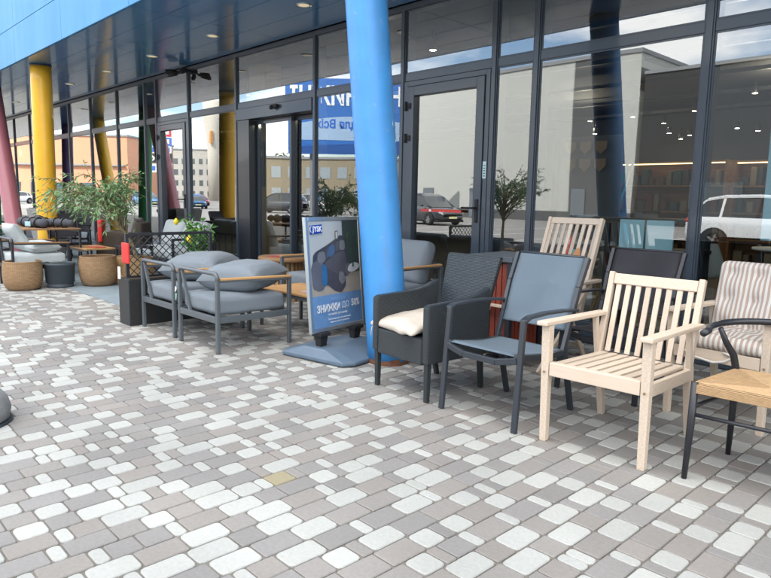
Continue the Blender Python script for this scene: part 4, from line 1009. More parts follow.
# stone bollard
o = thing('bollard', 'low rounded grey concrete bollard at the left edge of the paving', 'bollard', (-4.045, .70, 0)); m = MB()
m.lathe([(.17, 0), (.205, .02), (.215, .07), (.20, .13), (.16, .18), (.10, .21), (.04, .222), (.001, .224)], 36, cap=False); m.build('dome', CONC, o)
m = MB(); m.lathe([(.19, .002), (.222, .002), (.218, .012), (.19, .012)], 36, cap=False); m.build('foot', DMET, o)

# ------------------------------------------------------------------ interior of the shop
fl = MB(); fl.bb(-37.8, 5.8, 5.48, 17.8, -.09, .0); struct(fl.build('floor', mat('shop_floor', (.22, .21, .20), .35, var=.1), uvs=False))
cl = MB(); cl.bb(-37.8, 5.8, 5.62, 17.8, 3.45, 3.5); struct(cl.build('ceiling', mat('dark_ceiling', (.022, .022, .026), .8), uvs=False))
m = MB()
for k in range(6): m.bb(-25, 5, 7.2+k*1.9, 7.27+k*1.9, 3.30, 3.36)
tag(m.build('ceiling_track', mat('grey_track', (.035, .035, .04), .5)), 'grey lighting tracks hung under the dark shop ceiling', 'ceiling track')
SPOT = mat('spot_glow', (1, .9, .7), .5, emit=(1, .78, .48), estr=30)
spots = [(-8.15, 14.46, 3.2, 'above the straw plaques'), (-7.04, 14.37, 3.2, 'in front of the blue column reflection'), (-6.6, 15, 3.09, 'over the shelving left end'), (-6.46, 15, 2.86, 'second lowest over the shelving'), (-6.19, 15, 2.72, 'lowest over the shelving'), (-6.0, 15, 2.79, 'lowest next to the wide window post'), (-5.63, 14.21, 3.2, 'left of the wide window post'), (-3.98, 12.58, 3.2, 'nearest the right edge'), (-5.03, 15, 2.88, 'right of the window post high up'), (-4.62, 15, 2.80, 'right of the window post low down'), (-5.95, 6.46, 3.2, 'behind the swing door glass'), (-11.2, 6.9, 3.2, 'behind the pane left of the entrance'), (-7.3, 13.2, 2.75, 'low between plaques and column reflection')]
so_ = None
for i, (x, y, z_, w_) in enumerate(spots):
    lab = 'small warm glowing ceiling spotlight ' + w_
    if so_ is None:
        so_ = thing('spotlight', lab, 'spotlight', (x, y, z_), group='spotlights inside the shop')
        m = MB(); m.lathe([(.045, 0), (.05, .01), (.05, .12), (.04, .13)], 16); m.tube([(0,0,.13), (0,0,.24)], .008, 6); m.build('housing', BMET, so_)
        m = MB(); m.lathe([(.001, -.004), (.042, -.003)], 16, cap=False); m.build('lamp', SPOT, so_)
    else: dup(so_, (x, y, z_), 0, lab, 'spotlights inside the shop')
m = MB(); m.bb(-10, 4, 15.9, 16.0, 0, 3.4); tag(m.build('partition_wall', mat('brown_wall', (.050, .050, .060), .8)), 'dark partition wall behind the shelving', 'wall')
# shelving with goods
rnd = random.Random(21)
def shelf(x, y, label, w=2.2):
    o = thing('shelf_unit', label, 'shelf', (x, y, 0)); m = GM()
    m.bb(-w/2, -w/2+.04, -.2, .2, 0, 2.1); m.bb(w/2-.04, w/2, -.2, .2, 0, 2.1); m.bb(-w/2+.04, w/2-.04, .17, .2, 0, 2.1); m.build('frame', BROWNW, o)
    for z in (.1, .6, 1.1, 1.6, 2.06):
        q = GM(); q.bb(-w/2+.042, w/2-.042, -.2, .165, z, z+.03); q.build('board', BROWNW, o)
    q = MB(); q.bb(-w/2+.06, w/2-.06, -.16, -.14, 2.035, 2.055); q.build('light_strip', mat('warm_strip', (1, .7, .4), .5, emit=(1, .62, .28), estr=1.3), o)
    for z in (.13, .63, 1.13, 1.63):
        xx = -w/2+.1
        while xx < w/2-.15:
            ww = rnd.uniform(.06, .16); hh = rnd.uniform(.15, .38); c = rnd.choice([(.12, .07, .035), (.03, .09, .11), (.2, .17, .13), (.13, .035, .03), (.05, .06, .08), (.24, .21, .16)])
            q = MB(); q.bb(xx, xx+ww, -.1, .08, z, z+hh); q.build('goods', mat('goods%d' % int(c[0]*100+c[1]*10), c, .6), o, .01); xx += ww+rnd.uniform(.02, .1)
shelf(-5.5, 13.0, 'tall shelf unit with goods and warm strip light left of the window post')
shelf(-3.3, 13.3, 'tall shelf unit with goods seen right of the window post')
shelf(-1.0, 13.0, 'tall shelf unit with goods at the right edge of the shop', 2.0)
# white partition seen behind the clear pane with hanging shield plaques
# cyan boards and furniture close to the glass
CY = mat('pale_cyan_board', (.52, .80, .88), .5)
for i, (x0, x1) in enumerate(((-2.785, -2.56), (-2.54, -2.30))):
    q = MB(); q.bb(x0, x1, 5.58, 5.60, .86, 1.125); tag(q.build('display_board', CY, bevel=.002), ['pale cyan upright board behind the glass, nearer the wooden recliner', 'pale cyan upright board behind the glass, nearer the window post'][i], 'board')
o = thing('bar_counter', 'black counter carrying the pale cyan boards inside the shop', 'counter', (-2.62, 5.95, 0)); m = MB(); m.bb(-.42, .42, -.2, .25, 1.10, 1.135); m.build('top', BMET, o)
m = MB(); m.bb(-.42, .42, -.38, .25, .82, .855); m.build('lower_shelf', BMET, o)
m = MB()
for sx in (-.39, .39):
    for sy in (-.15, .22): m.bb(sx-.02, sx+.02, sy-.02, sy+.02, 0, 1.08)
m.build('leg', BMET, o)
def shell_chair(name, label, loc, rz, c):
    o = thing(name, label, 'chair', loc, rz); M_ = mat('shell_%d' % int(c[0]*100), c, .5)
    m = MB()
    def fn(u, v):
        a = (u*2-1); 
        if v < .5: t = v*2; return (a*.22*(1-.1*t), -.22+t*.38, .45-.03*math.cos(a*2)+.03*abs(a)**2)
        t = (v-.5)*2; return (a*.22*(1-.35*t*t), .16+.10*t+(-.10*a*a), .45+.38*t)
    m.grid(fn, 12, 16); q = m.build('shell', M_, o); q.modifiers.new('Solidify', 'SOLIDIFY').thickness = .012
    for sx in (-1, 1):
        for sy in (-1, 1):
            m = GM(); m.bar((sx*.23, sy*.22, 0), (sx*.12, sy*.11, .43), .022, .022); m.build('leg', OAK, o)
    return o
sc = shell_chair('shell_chair', 'off white moulded shell chair inside beside the round cafe table', (-4.75, 8.3, 0), R(60), (.55, .53, .48))
dup(sc, (-2.75, 8.0, 0), R(150), 'off white moulded shell chair inside right of the window post')
dup(sc, (-2.0, 8.7, 0), R(200), 'off white moulded shell chair inside at the right edge')
dup(sc, (-3.5, 7.1, 0), R(140), 'off white moulded shell chair inside just behind the window post')
def cafe_table(label, loc):
    o = thing('cafe_table', label, 'table', loc); m = MB(); m.lathe([(.001, .73), (.40, .73), (.40, .752), (.001, .752)], 32); m.build('top', WHITE, o)
    m = MB(); m.tube([(0,0,.02), (0,0,.73)], .03, 10); m.lathe([(.22, 0), (.22, .015), (.03, .03)], 24); m.build('pedestal', WHITE, o); return o
ct = cafe_table('round white cafe table inside left of the pale cyan boards', (-4.45, 7.9, 0)); dup(ct, (-2.3, 9.0, 0), 0, 'round white cafe table inside at the right')
# tall coloured rods, shields
for i, (x, c, lb) in enumerate(((-5.72, (.9, .05, .38), 'pink'), (-5.52, (.03, .35, .12), 'green'), (-5.42, (.15, .45, .65), 'light blue'))):
    q = MB(); q.bar((x-.14, 11, 1.15), (x, 11.2, 1.98), .035, .035); tag(q.build('display_pole', mat('pole_'+lb.replace(' ', '_'), c, .5)), 'slanting '+lb+' decorative pole inside the shop', 'pole')
o = thing('display_plinth', 'grey plinth carrying the coloured poles inside the shop', 'plinth', (-5.5, 11.1, 0)); q = MB(); q.bb(-.9, .5, -.3, .3, 0, 1.12); q.build('body', mat('grey_plinth', (.2, .22, .25), .6), o); q = MB(); q.bb(-.93, .53, -.33, .33, 1.12, 1.15); q.build('top', BMET, o)
sh = None
for r_ in range(2):
    for c_ in range(3):
        x, z = -6.25+c_*.29, 2.22-r_*.30; lab = 'straw coloured woven shield plaque, %s of the %s row inside the shop' % (['first', 'middle', 'last'][c_], ['upper', 'lower'][r_])
        q = MB(); q.prism([(-.10, .10), (-.10, -.03), (0, -.12), (.10, -.03), (.10, .10)], 0, .03); ob = tag(q.build('wall_plaque', mat('straw', (.42, .32, .20), .8)), lab, 'plaque', 'woven plaques inside the shop'); ob.location = (x, 10.5, z); ob.rotation_euler = (PI/2, 0, 0)
q = MB(); q.bb(-6.5, -5.3, 10.54, 10.58, 0, 2.42); tag(q.build('partition_wall', mat('pale_partition', (.16, .16, .15), .8)), 'pale partition wall carrying the woven shield plaques', 'wall')
o = thing('window_poster', 'pale blue poster with yellow field hanging in the window at the right edge', 'poster', (-1.52, 5.62, 1.45)); q = MB(); q.bb(-.12, .5, -.003, .003, -.45, .45); q.build('sheet', mat('poster_blue', (.35, .60, .70), .5), o); q = MB(); q.bb(-.04, .45, -.006, -.0035, -.35, .22); q.build('yellow_field', mat('poster_yellow', (.75, .65, .10), .5), o)
# pillar with dark poster behind the sliding door
o = thing('entrance_pillar', 'tan pillar with a dark blue notice behind the sliding door glass', 'pillar', (-9.04, 5.80, 0)); q = MB(); q.bb(-.22, .24, -.05, .25, 0, 3.3); q.build('shaft', mat('tan_panel', (.42, .27, .13), .6), o)
q = MB(); q.bb(-.215, .21, -.062, -.052, 1.42, 2.12); nb = q.build('notice', mat('navy_notice', (.012, .03, .075), .4), o)
q = MB(); q.bb(-.215, .21, -.062, -.052, 2.36, 2.6); q.build('notice', MATS['navy_notice'], o)
wp = mat('pale_lettering', (.62, .66, .70), .5)
Mf = lambda x, z: Matrix(((1,0,0,x), (0,0,-1,-.0665), (0,1,0,z), (0,0,0,1)))
text('МО В', .15, Mf(.0, 1.93), wp, nb, 'notice_text', .001, .85); text('Ж', .15, Mf(-.10, 1.80), wp, nb, 'notice_text', .001, .85)
text('з питань', .045, Mf(.02, 1.66), wp, nb, 'notice_text'); text('покупок', .045, Mf(.02, 1.60), wp, nb, 'notice_text'); text('тут', .045, Mf(-.05, 1.54), wp, nb, 'notice_text')
# tape inside the door
o = thing('barrier_tape', 'red and white barrier tape stretched across the closed swing door at handle height', 'tape', (0, 5.272, 0)); q = MB(); q.box((-4.68, 0, 1.15), (.58, .003, .028)); q.build('band', mat('red_tape', (.60, .04, .03), .5), o)
q = MB(); q.box((-4.83, -.003, 1.15), (.03, .002, .024)); q.build('white_stripe', WHITE, o)
o = thing('barrier_tape', 'red barrier tape inside across the swing door near the lemon plant', 'tape', (0, 5.60, 0)); q = MB(); q.box((-11.0, 0, 1.10), (.6, .003, .06)); q.build('band', RED, o)
# interior seating near the panes by the entrance
dup(e1, (-9.7, 6.7, 0), R(160), 'grey lounge chair displayed inside behind the pane left of the entrance')
dup(e1, (-7.9, 7.0, 0), R(200), 'grey lounge chair displayed inside behind the sliding door')
q = MB(); q.bb(-9.42, -9.12, 5.60, 5.61, 1.02, 1.78); tag(q.build('window_sticker', mat('sky_sticker', (.18, .50, .66), .5)), 'sky blue sticker on the pane left of the entrance', 'sticker')

# ------------------------------------------------------------------ the other side of the road (seen mirrored in the glass)
def panel_wall_mat(name, a, joint, h, w=6.):
    m = bpy.data.materials.new(name); m.use_nodes = True; N, L = nt(m); b = N['Principled BSDF']; b.inputs['Roughness'].default_value = .5
    uv = N.new('ShaderNodeUVMap'); br = N.new('ShaderNodeTexBrick'); br.offset = 0; br.inputs['Scale'].default_value = 1; br.inputs['Brick Width'].default_value = w; br.inputs['Row Height'].default_value = h; br.inputs['Mortar Size'].default_value = .07; br.inputs['Mortar Smooth'].default_value = .1
    br.inputs['Color1'].default_value = (*a, 1); br.inputs['Color2'].default_value = (*[x*.93 for x in a], 1); br.inputs['Mortar'].default_value = (*joint, 1)
    L.new(uv.outputs['UV'], br.inputs['Vector']); L.new(br.outputs['Color'], b.inputs['Base Color']); return m
PW = panel_wall_mat('white_sandwich_panels', (.52, .52, .48), (.10, .10, .10), .85, 9)
o = thing('warehouse', 'large off white panelled warehouse across the car park', 'building', (0, 0, 0))
m = MB(); m.bb(-41, -19.6, -60, -30, -.1, 10.7); m.build('wall', PW, o); m = MB(); m.bb(-41.1, -19.5, -60.1, -29.9, 10.7, 10.95); m.build('roof', mat('roof_trim', (.25, .26, .27), .6), o)
for x in (-38, -33, -24):
    m = MB(); m.bb(x, x+1.1, -29.97, -29.9, -.05, 2.2); m.build('door', mat('grey_door', (.16, .18, .2), .6), o)
o = thing('dark_warehouse', 'dark grey flat roofed hall beside the off white warehouse', 'building', (0, 0, 0))
m = MB(); m.bb(-19.3, 40, -60, -30, -.1, 9.3); m.build('wall', panel_wall_mat('grey_sandwich_panels', (.055, .06, .065), (.03, .03, .03), 1.0, 40), o); m = MB(); m.bb(-19.3, 40, -60, -29.9, 9.3, 9.5); m.build('roof', MATS['roof_trim'], o)
for k in range(8):
    m = MB(); m.bb(-16+k*5, -13+k*5, -29.96, -29.9, 1.0, 2.6); m.build('window', mat('dark_window', (.10, .12, .13), .15), o)
# orange building, oriented towards the shop
def slab(name, label, cat, p, q, depth, h, m_, roofm=None, z0=-.1, extra=None):
    p, q = Vector((*p, 0)), Vector((*q, 0)); d = (q-p); L_ = d.length; ang = math.atan2(d.y, d.x)
    o = thing(name, label, cat, (p.x, p.y, 0), ang); m = MB(); m.bb(0, L_, -depth, 0, z0, h); m.build('wall', m_, o)
    m = MB(); m.bb(-.2, L_+.2, -depth-.2, .2, h, h+.3); m.build('roof', roofm or MATS['roof_trim'], o); return o, L_
ORG = panel_wall_mat('orange_cladding', (.62, .29, .165), (.40, .17, .10), 4.9, 3.)
o, L_ = slab('orange_hall', 'big windowless orange clad hall beyond the parked cars', 'building', (-150, 3), (-112, -34.8), 22, 10.9, ORG)
for k in range(12):
    m = MB(); m.bb(2+k*4.3, 4.6+k*4.3, 0, .1, -.1, 3.0); m.build('window', mat('shop_window', (.06, .10, .14), .1), o)
m = MB(); m.bb(.5, L_-.5, .02, .6, 5.9, 6.15); m.build('ledge', MATS['roof_trim'], o)
# apartment blocks and pale tower
FB = panel_wall_mat('pale_render', (.42, .40, .36), (.30, .29, .27), 2.8, 3.)
for i, (p, q, h, lb) in enumerate((((-166, -66), (-156, -76), 13, 'pale grey apartment block left of the tall tower'), ((-151, -80), (-143, -88), 10, 'pale grey apartment block right of the tall tower'), ((-128, -62), (-118, -72), 8, 'cream apartment block beyond the far trees'))):
    o, L_ = slab('apartment_block', lb, 'building', p, q, 12, h, FB)
    for a in range(int(L_/2.2)):
        for b in range(int(h/2.8)):
            m = MB(); m.bb(.5+a*2.2, 1.6+a*2.2, .0, .06, .9+b*2.8, 2.3+b*2.8); m.build('window', MATS['dark_window'], o)
o = thing('tower', 'tall pale tower flaring towards its top', 'tower', (-148.6, -71.3, 0)); m = MB(); m.lathe([(1.6, 0), (1.6, 12), (1.9, 16), (2.5, 20), (2.6, 24), (2.3, 24.5)], 24); m.build('shaft', mat('pale_concrete', (.55, .52, .45), .8, var=.1), o)
m = MB(); m.bb(1.2, 1.9, 1.3, 2.0, 14, 17); m.build('panel', mat('orange_panel', (.6, .3, .1), .6), o)
YB = panel_wall_mat('yellow_render', (.27, .225, .15), (.2, .17, .12), 3.0, 4.)
o, L_ = slab('school_building', 'long low yellow building with rows of windows behind the trees', 'building', (-80.5, -39), (-62, -56), 12, 6.6, YB)
for a in range(10):
    for b in range(2):
        m = MB(); m.bb(.7+a*2.4, 2.1+a*2.4, .0, .06, .9+b*3, 2.5+b*3); m.build('window', mat('pale_window', (.3, .34, .36), .1), o)
# sign pylon near the orange hall
o = thing('sign_pylon', 'tall shopping centre sign board stacked with coloured panels', 'sign', (-59, -16.3, 0), math.atan2(-1.75, 1.67))
for x in (-.9, .9): m = MB(); m.bar((x, 0, -.1), (x, 0, 7.5), .12, .12, (0,1,0)); m.build('post', WHITE, o)
for i, (z0, z1, c) in enumerate(((6.6, 7.4, (.55, .04, .05)), (5.75, 6.5, (.05, .12, .5)), (5.1, 5.7, (.6, .65, .68)), (4.2, 5.0, (.02, .02, .025)), (3.3, 4.1, (.6, .65, .68)))):
    m = MB(); m.bb(-1.1, 1.1, -.1, .1, z0, z1); pn = m.build('panel', mat('pylon%d' % i, c, .4), o)
    cc = WHITE if i in (0, 1, 3) else MATS['pylon1']
    for k in range(3): 
        q = MB(); q.lathe([(.10, -.02), (.26, -.02), (.26, .02), (.10, .02)], 14, cap=False) if i == 3 else q.bb(-.25, .25, -.2, .2, -.01, .01)
        w_ = q.build('emblem', cc, pn); w_.location = (-.7+k*.7, .13, (z0+z1)/2); w_.rotation_euler = (PI/2, 0, 0)
# blue billboard beside the warehouse; its reversed lettering shows in the glass
p, q_ = Vector((-38.3, -16.0, 0)), Vector((-31.2, -23.3, 0)); d = (q_-p)*.83; L_ = d.length
o = thing('billboard', 'large blue billboard on posts with white capitals, reflected in the glazing', 'billboard', tuple(p), math.atan2(d.y, d.x))
m = MB(); m.bb(0, L_, -.25, 0, 4.3, 9.4); bo = m.build('board', mat('billboard_blue', (.03, .14, .45), .4, coat=.3, var=.12, vscale=.6), o)
m = MB(); P = []
m.add([(.1, .012, 4.35), (L_-.1, .012, 4.35), (L_-.1, .012, 5.2), (L_*.5, .012, 5.0), (.1, .012, 4.8)], [(0,1,2,3,4)]); m.build('swoosh', mat('deep_blue_print', (.02, .08, .28), .4), bo)
m = MB(); n = 20
vs = [(.2+(L_-.4)*k/n, .016, 5.25) for k in range(n+1)]+[(.2+(L_-.4)*k/n, .016, 6.3+.55*math.sin(k/n*PI*.9)) for k in range(n+1)]
m.add(vs, [(k, k+1, n+2+k, n+1+k) for k in range(n)]); m.build('swoosh', mat('pale_blue_print', (.32, .45, .62), .4), bo)
for x in (1.5, L_-1.5):
    m = MB(); m.bar((x, -.5, -.1), (x, -.5, 9.2), .3, .3, (0,1,0)); m.build('post', CONC, o)
# text must read normally from the shop side (+y local); local x runs left->right for someone facing it mirrored
Mb = lambda x, z: Matrix(((-1,0,0,x), (0,0,1,.02), (0,1,0,z), (0,0,0,1)))
text('НАЙНИЖЧІ', 1.7, Mb(L_*.5, 8.15), WHITE, bo, 'big_text', .05, .80, depth=.02)
text('для Всіх', .8, Mb(L_*.42, 6.3), mat('blue_print', (.02, .12, .5), .5), bo, 'small_text', .02, .9, depth=.01)
text('СТОГО', .55, Mb(L_*.72, 5.7), MATS['blue_print'], bo, 'small_text', .01, .9, depth=.01)
# cars
def car(name, label, loc, rz, paint, suv=True):
    o = thing(name, label, 'car', (loc[0], loc[1], -.088), rz, 'cars parked across the plaza')
    Hh = 1.68 if suv else 1.45; belt = 1.02 if suv else .92
    # stations: x, half width, z low, z top of lower body
    st = [(-2.25, .66, .42, .80), (-2.2, .80, .32, .98), (-1.9, .88, .26, belt), (-1.2, .91, .24, belt), (0, .91, .22, belt-.02), (.9, .91, .24, belt-.03), (1.3, .90, .25, belt-.08), (1.9, .86, .28, belt-.20), (2.2, .76, .34, belt-.30), (2.27, .62, .42, .62)]
    m = MB(); n = len(st); ring = []
    for x, w, z0, z1 in st:
        h = z1-z0; ring.append([(x, -w*.92, z0), (x, -w, z0+h*.3), (x, -w*.99, z0+h*.72), (x, -w*.93, z1-.02), (x, -w*.80, z1), (x, w*.80, z1), (x, w*.93, z1-.02), (x, w*.99, z0+h*.72), (x, w, z0+h*.3), (x, w*.92, z0)])
    vs = [v for r in ring for v in r]; k_ = 10; fs = []
    for i in range(n-1):
        for k in range(k_): fs.append((i*k_+k, i*k_+(k+1) % k_, (i+1)*k_+(k+1) % k_, (i+1)*k_+k))
    fs += [tuple(range(k_)), tuple(reversed(range((n-1)*k_, n*k_)))]
    m.add([tuple(v) for v in vs], fs, True); bd = m.build('body', paint, o, uvs=False)
    # greenhouse lofted along the roof line
    rear = -2.14 if suv else -1.8
    S = [(rear, belt+.0), (rear+.20, belt+.30), (rear+.42, Hh-.12), (rear+.9, Hh-.02), (-.35, Hh), (.25, Hh-.03), (.62, Hh-.15), (1.0, belt+.22), (1.34, belt-.07)]
    def wd(z): return .775 - .33*max(0, z-belt+.05)
    gm, rm = MB(), MB()
    for i in range(len(S)-1):
        (x0, h0), (x1, h1) = S[i], S[i+1]; b0, b1 = belt-.05, belt-.05
        e0, e1 = max(b0, h0-.07), max(b1, h1-.07)
        for sy in (-1, 1):
            q = [(x0, sy*wd(b0), b0), (x1, sy*wd(b1), b1), (x1, sy*wd(e1), e1), (x0, sy*wd(e0), e0)]
            gm.add(q, [(0,1,2,3) if sy < 0 else (3,2,1,0)])
        top = [(x0, -wd(e0), e0), (x1, -wd(e1), e1), (x1, -wd(e1)*.8, h1), (x0, -wd(e0)*.8, h0), (x1, wd(e1)*.8, h1), (x0, wd(e0)*.8, h0), (x1, wd(e1), e1), (x0, wd(e0), e0)]
        (gm if i in (0, 1, 6, 7) else rm).add(top, [(0,1,2,3), (3,2,4,5), (5,4,6,7)], True)
    gm.build('glass', mat('car_glass', (.02, .028, .032), .05, coat=.8), o, uvs=False); rm.build('roof', paint, o, uvs=False)
    for sy in (-1, 1):
        m = MB(); P = [(x, sy*(wd(max(belt-.05, h-.07))+.004), max(belt-.05, h-.07)) for x, h in S]
        for p_, q_ in zip(P[:-1], P[1:]): m.bar(p_, q_, .05, .05, (0,1,0))
        m.build('window_pillar', paint, o, uvs=False)
        for px_ in (-1.28, -.3):
            m = MB(); hz = Hh-.09; m.bar((px_, sy*(wd(belt-.05)+.004), belt-.05), (px_+.06, sy*(wd(hz)+.004), hz), .07, .02, (0,1,0)); m.build('window_pillar', paint if px_ < -1 else RUB, o, uvs=False)
        for x in (-1.38, 1.38):
            m = MB(); vs = [(x, sy*.916, .33)]; 
            for k in range(17): a_ = PI*k/16 ; vs.append((x+math.cos(a_)*.41, sy*.916, .30+math.sin(a_)*.41))
            m.add(vs, [(0, k, k+1) if sy > 0 else (0, k+1, k) for k in range(1, 17)]); m.build('wheel_arch', RUB, o, uvs=False)
    for sy in (-1, 1):
        for x in (-1.38, 1.38):
            w = MB(); P = []
            w.lathe([(.20, -.10), (.31, -.11), (.335, -.08), (.335, .08), (.31, .11), (.20, .10)], 26, cap=False); w.v = [Vector((v.x, v.z, v.y)) for v in w.v]
            q = w.build('wheel', RUB, o, uvs=False); q.location = (x, sy*.85, .335)
            w = MB(); w.lathe([(.01, .03), (.19, .03), (.21, .085)], 20, cap=False)
            for k in range(5):
                a = 2*PI*k/5; w.bar((0,0,.075), (.2*math.cos(a), .2*math.sin(a), .07), .05, .03, (0,0,1))
            w.v = [Vector((v.x, sy*v.z, v.y)) for v in w.v]; w.build('rim', mat('alloy', (.35, .36, .38), .35, metal=.6), q, uvs=False)
        m = MB(); m.rbox((2.12, sy*.62, belt-.34), (.20, .30, .13), .05, 6); m.build('headlight', mat('lamp_glass', (.6, .62, .63), .1, coat=.6), o, uvs=False)
        m = MB(); m.rbox((-2.14, sy*.68, belt-.12), (.16, .24, .14), .04, 6); m.build('tail_light', mat('tail_red', (.5, .02, .02), .2, coat=.6), o, uvs=False)
        m = MB(); m.rbox((.82, sy*.98, belt+.02), (.12, .18, .12), .04, 6); m.build('mirror', paint, o, uvs=False)
    m = MB(); m.box((2.29, 0, .42), (.03, .5, .11)); m.build('number_plate', mat('plate', (.75, .72, .4), .5), o, uvs=False)
    m = MB(); m.bb(-2.1, 2.1, -.84, .84, .18, .30); m.build('sill', RUB, o, uvs=False)
    return o
pw = mat('car_white', (.72, .74, .75), .3, coat=1); pd = mat('car_dark', (.03, .035, .045), .25, coat=1); pbl = mat('car_blue', (.03, .16, .38), .25, coat=1); ps = mat('car_silver', (.35, .36, .37), .3, coat=1); pr = mat('car_red', (.35, .02, .02), .3, coat=1)
car('parked_car', 'white estate car reflected large in the right hand panes', (-5.7, -10.1), R(-4), pw)
car('parked_car', 'dark grey off road car reflected in the swing door glass', (-24.6, -16.0), R(12), pd)
car('parked_car', 'white off road car reflected beside the blue column', (-41.5, -22.0), R(200), pw)
car('parked_car', 'black car parked next to the white off road car in reflection', (-46.0, -20.5), R(150), pd)
car('parked_car', 'silver car reflected in the sliding entrance glass', (-52.0, -28.5), R(0), ps)
car('parked_car', 'bright blue car reflected in the pane left of the entrance', (-61.5, -21.0), R(20), pbl, False)
car('parked_car', 'second blue car further back in the pane left of the entrance', (-72, -20.5), R(0), pbl)
car('parked_car', 'red car far away between the blue cars and the apartment blocks', (-80, -31), R(10), pr, False)
car('parked_car', 'white small car parked far off before the orange hall', (-84, -10), R(60), pw, False)
car('parked_car', 'dark saloon parked before the orange hall', (-78, -5), R(40), pd, False)
car('parked_car', 'silver saloon parked along the far edge of the car park', (-92, -22), R(-40), ps, False)
car('parked_car', 'blue van like car farthest along the shop front', (-70, -1), R(0), pbl)
# trees beyond the car park
def tree(label, loc, h, w, seed):
    rnd = random.Random(seed); o = thing('broadleaf_tree', label, 'tree', (loc[0], loc[1], -.1), group='trees beyond the car park'); m = MB(); m.tube([(0,0,0), (.1,0,h*.3), (0,.1,h*.6)], [.22, .16, .08], 8)
    for k in range(6):
        a = rnd.uniform(0, 6.28); m.tube([(0,0,h*.35), (math.cos(a)*w*.3, math.sin(a)*w*.3, h*.7)], [.08, .03], 5)
    m.build('trunk', BARK, o); m = MB()
    cl_ = [(Vector((rnd.gauss(0, .3)*w, rnd.gauss(0, .3)*w, h*rnd.uniform(.4, .95))), rnd.uniform(.5, 1.1)) for _ in range(16)]
    for c, r in cl_:
        for _ in range(60):
            p = c+Vector((rnd.gauss(0, 1), rnd.gauss(0, 1), rnd.gauss(0, .8)))*r*.6; leaves(m, [(p, Vector((0,0,1)))], .45, .3, rnd, 0, 1)
    m.build('crown', TLEAF, o)
for i, (x, y, h, w) in enumerate(((-86, -50, 8, 4), (-92, -56, 7, 4), (-99, -60, 8.5, 4.5), (-70, -60, 8.5, 4), (-78, -64, 9, 4), (-108, -66, 7, 4))):
    tree(['broad green tree at the left end of the yellow building', 'low green tree behind the silver car', 'tall green tree among the far tree row', 'dense green tree behind the yellow building roof', 'high green tree rising over the yellow building', 'far green tree nearest the apartment blocks'][i], (x, y), h, w, i+30)

# ------------------------------------------------------------------ light
sc_ = bpy.context.scene
w = bpy.data.worlds.new('World'); sc_.world = w; w.use_nodes = True; N = w.node_tree.nodes; L = w.node_tree.links
SUN_EL, SUN_ROT = 43., 12.
bg = N['Background']; sky = N.new('ShaderNodeTexSky'); sky.sky_type = 'NISHITA'; sky.sun_disc = False; sky.sun_elevation = R(SUN_EL); sky.sun_rotation = R(SUN_ROT); sky.air_density = 1.0; sky.dust_density = .8; sky.ozone_density = 1.2
tc = N.new('ShaderNodeTexCoord'); sp = N.new('ShaderNodeSeparateXYZ'); L.new(tc.outputs['Generated'], sp.inputs[0])
mz = N.new('ShaderNodeMath'); mz.operation = 'MAXIMUM'; mz.inputs[1].default_value = 0; L.new(sp.outputs['Z'], mz.inputs[0])
ma = N.new('ShaderNodeMath'); ma.operation = 'ADD'; ma.inputs[1].default_value = .18; L.new(mz.outputs[0], ma.inputs[0])
dx = N.new('ShaderNodeMath'); dx.operation = 'DIVIDE'; L.new(sp.outputs['X'], dx.inputs[0]); L.new(ma.outputs[0], dx.inputs[1])
dy = N.new('ShaderNodeMath'); dy.operation = 'DIVIDE'; L.new(sp.outputs['Y'], dy.inputs[0]); L.new(ma.outputs[0], dy.inputs[1])
cb = N.new('ShaderNodeCombineXYZ'); L.new(dx.outputs[0], cb.inputs[0]); L.new(dy.outputs[0], cb.inputs[1])
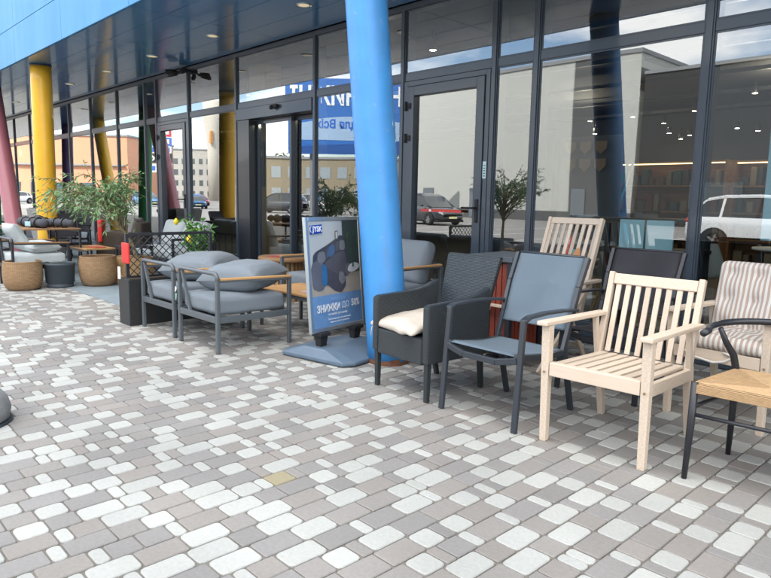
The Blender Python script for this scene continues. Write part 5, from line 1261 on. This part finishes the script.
no = N.new('ShaderNodeTexNoise'); no.inputs['Scale'].default_value = 1.15; no.inputs['Detail'].default_value = 7; no.inputs['Roughness'].default_value = .55; no.inputs['Distortion'].default_value = .3; L.new(cb.outputs[0], no.inputs['Vector'])
cr = N.new('ShaderNodeValToRGB'); cr.color_ramp.elements[0].position = .47; cr.color_ramp.elements[1].position = .64; zb = N.new('ShaderNodeMath'); zb.operation = 'MULTIPLY_ADD'; zb.inputs[1].default_value = .16; L.new(mz.outputs[0], zb.inputs[0]); L.new(no.outputs['Fac'], zb.inputs[2]); L.new(zb.outputs[0], cr.inputs['Fac'])
mx = N.new('ShaderNodeMix'); mx.data_type = 'RGBA'; L.new(cr.outputs['Color'], mx.inputs['Factor']); L.new(sky.outputs[0], mx.inputs[6]); mx.inputs[7].default_value = (10.9, 10.65, 10.3, 1)
L.new(mx.outputs[2], bg.inputs['Color']); bg.inputs['Strength'].default_value = .12
sun = bpy.data.lights.new('sun', 'SUN'); sun.energy = 3.2; sun.angle = R(.5); sun.color = (1, .95, .87); so = bpy.data.objects.new('sun', sun); C.objects.link(so)
ce, se = math.cos(R(SUN_EL)), math.sin(R(SUN_EL)); sd = Vector((math.sin(R(SUN_ROT))*ce, math.cos(R(SUN_ROT))*ce, se))
so.rotation_euler = (-sd).to_track_quat('-Z', 'Y').to_euler(); so.location = sd*50
for x, y in ((-7.5, 13.0), (-3.5, 12.0), (-3.0, 9.0), (-9.2, 8.5), (-14, 9)):
    pl = bpy.data.lights.new('ceiling_lamp', 'POINT'); pl.energy = 14; pl.color = (1, .84, .62); pl.shadow_soft_size = .04
    po = bpy.data.objects.new('ceiling_lamp', pl); C.objects.link(po); po.location = (x, y, 3.0)
vs_ = sc_.view_settings; vs_.view_transform = 'Standard'; vs_.look = 'None'; vs_.gamma = 1; vs_.exposure = 1.97; vs_.use_curve_mapping = False
cy = sc_.cycles; cy.use_denoising = True; cy.max_bounces = 8; cy.transparent_max_bounces = 12; cy.glossy_bounces = 4; cy.diffuse_bounces = 3; cy.sample_clamp_indirect = 6; cy.caustics_reflective = False; cy.caustics_refractive = False
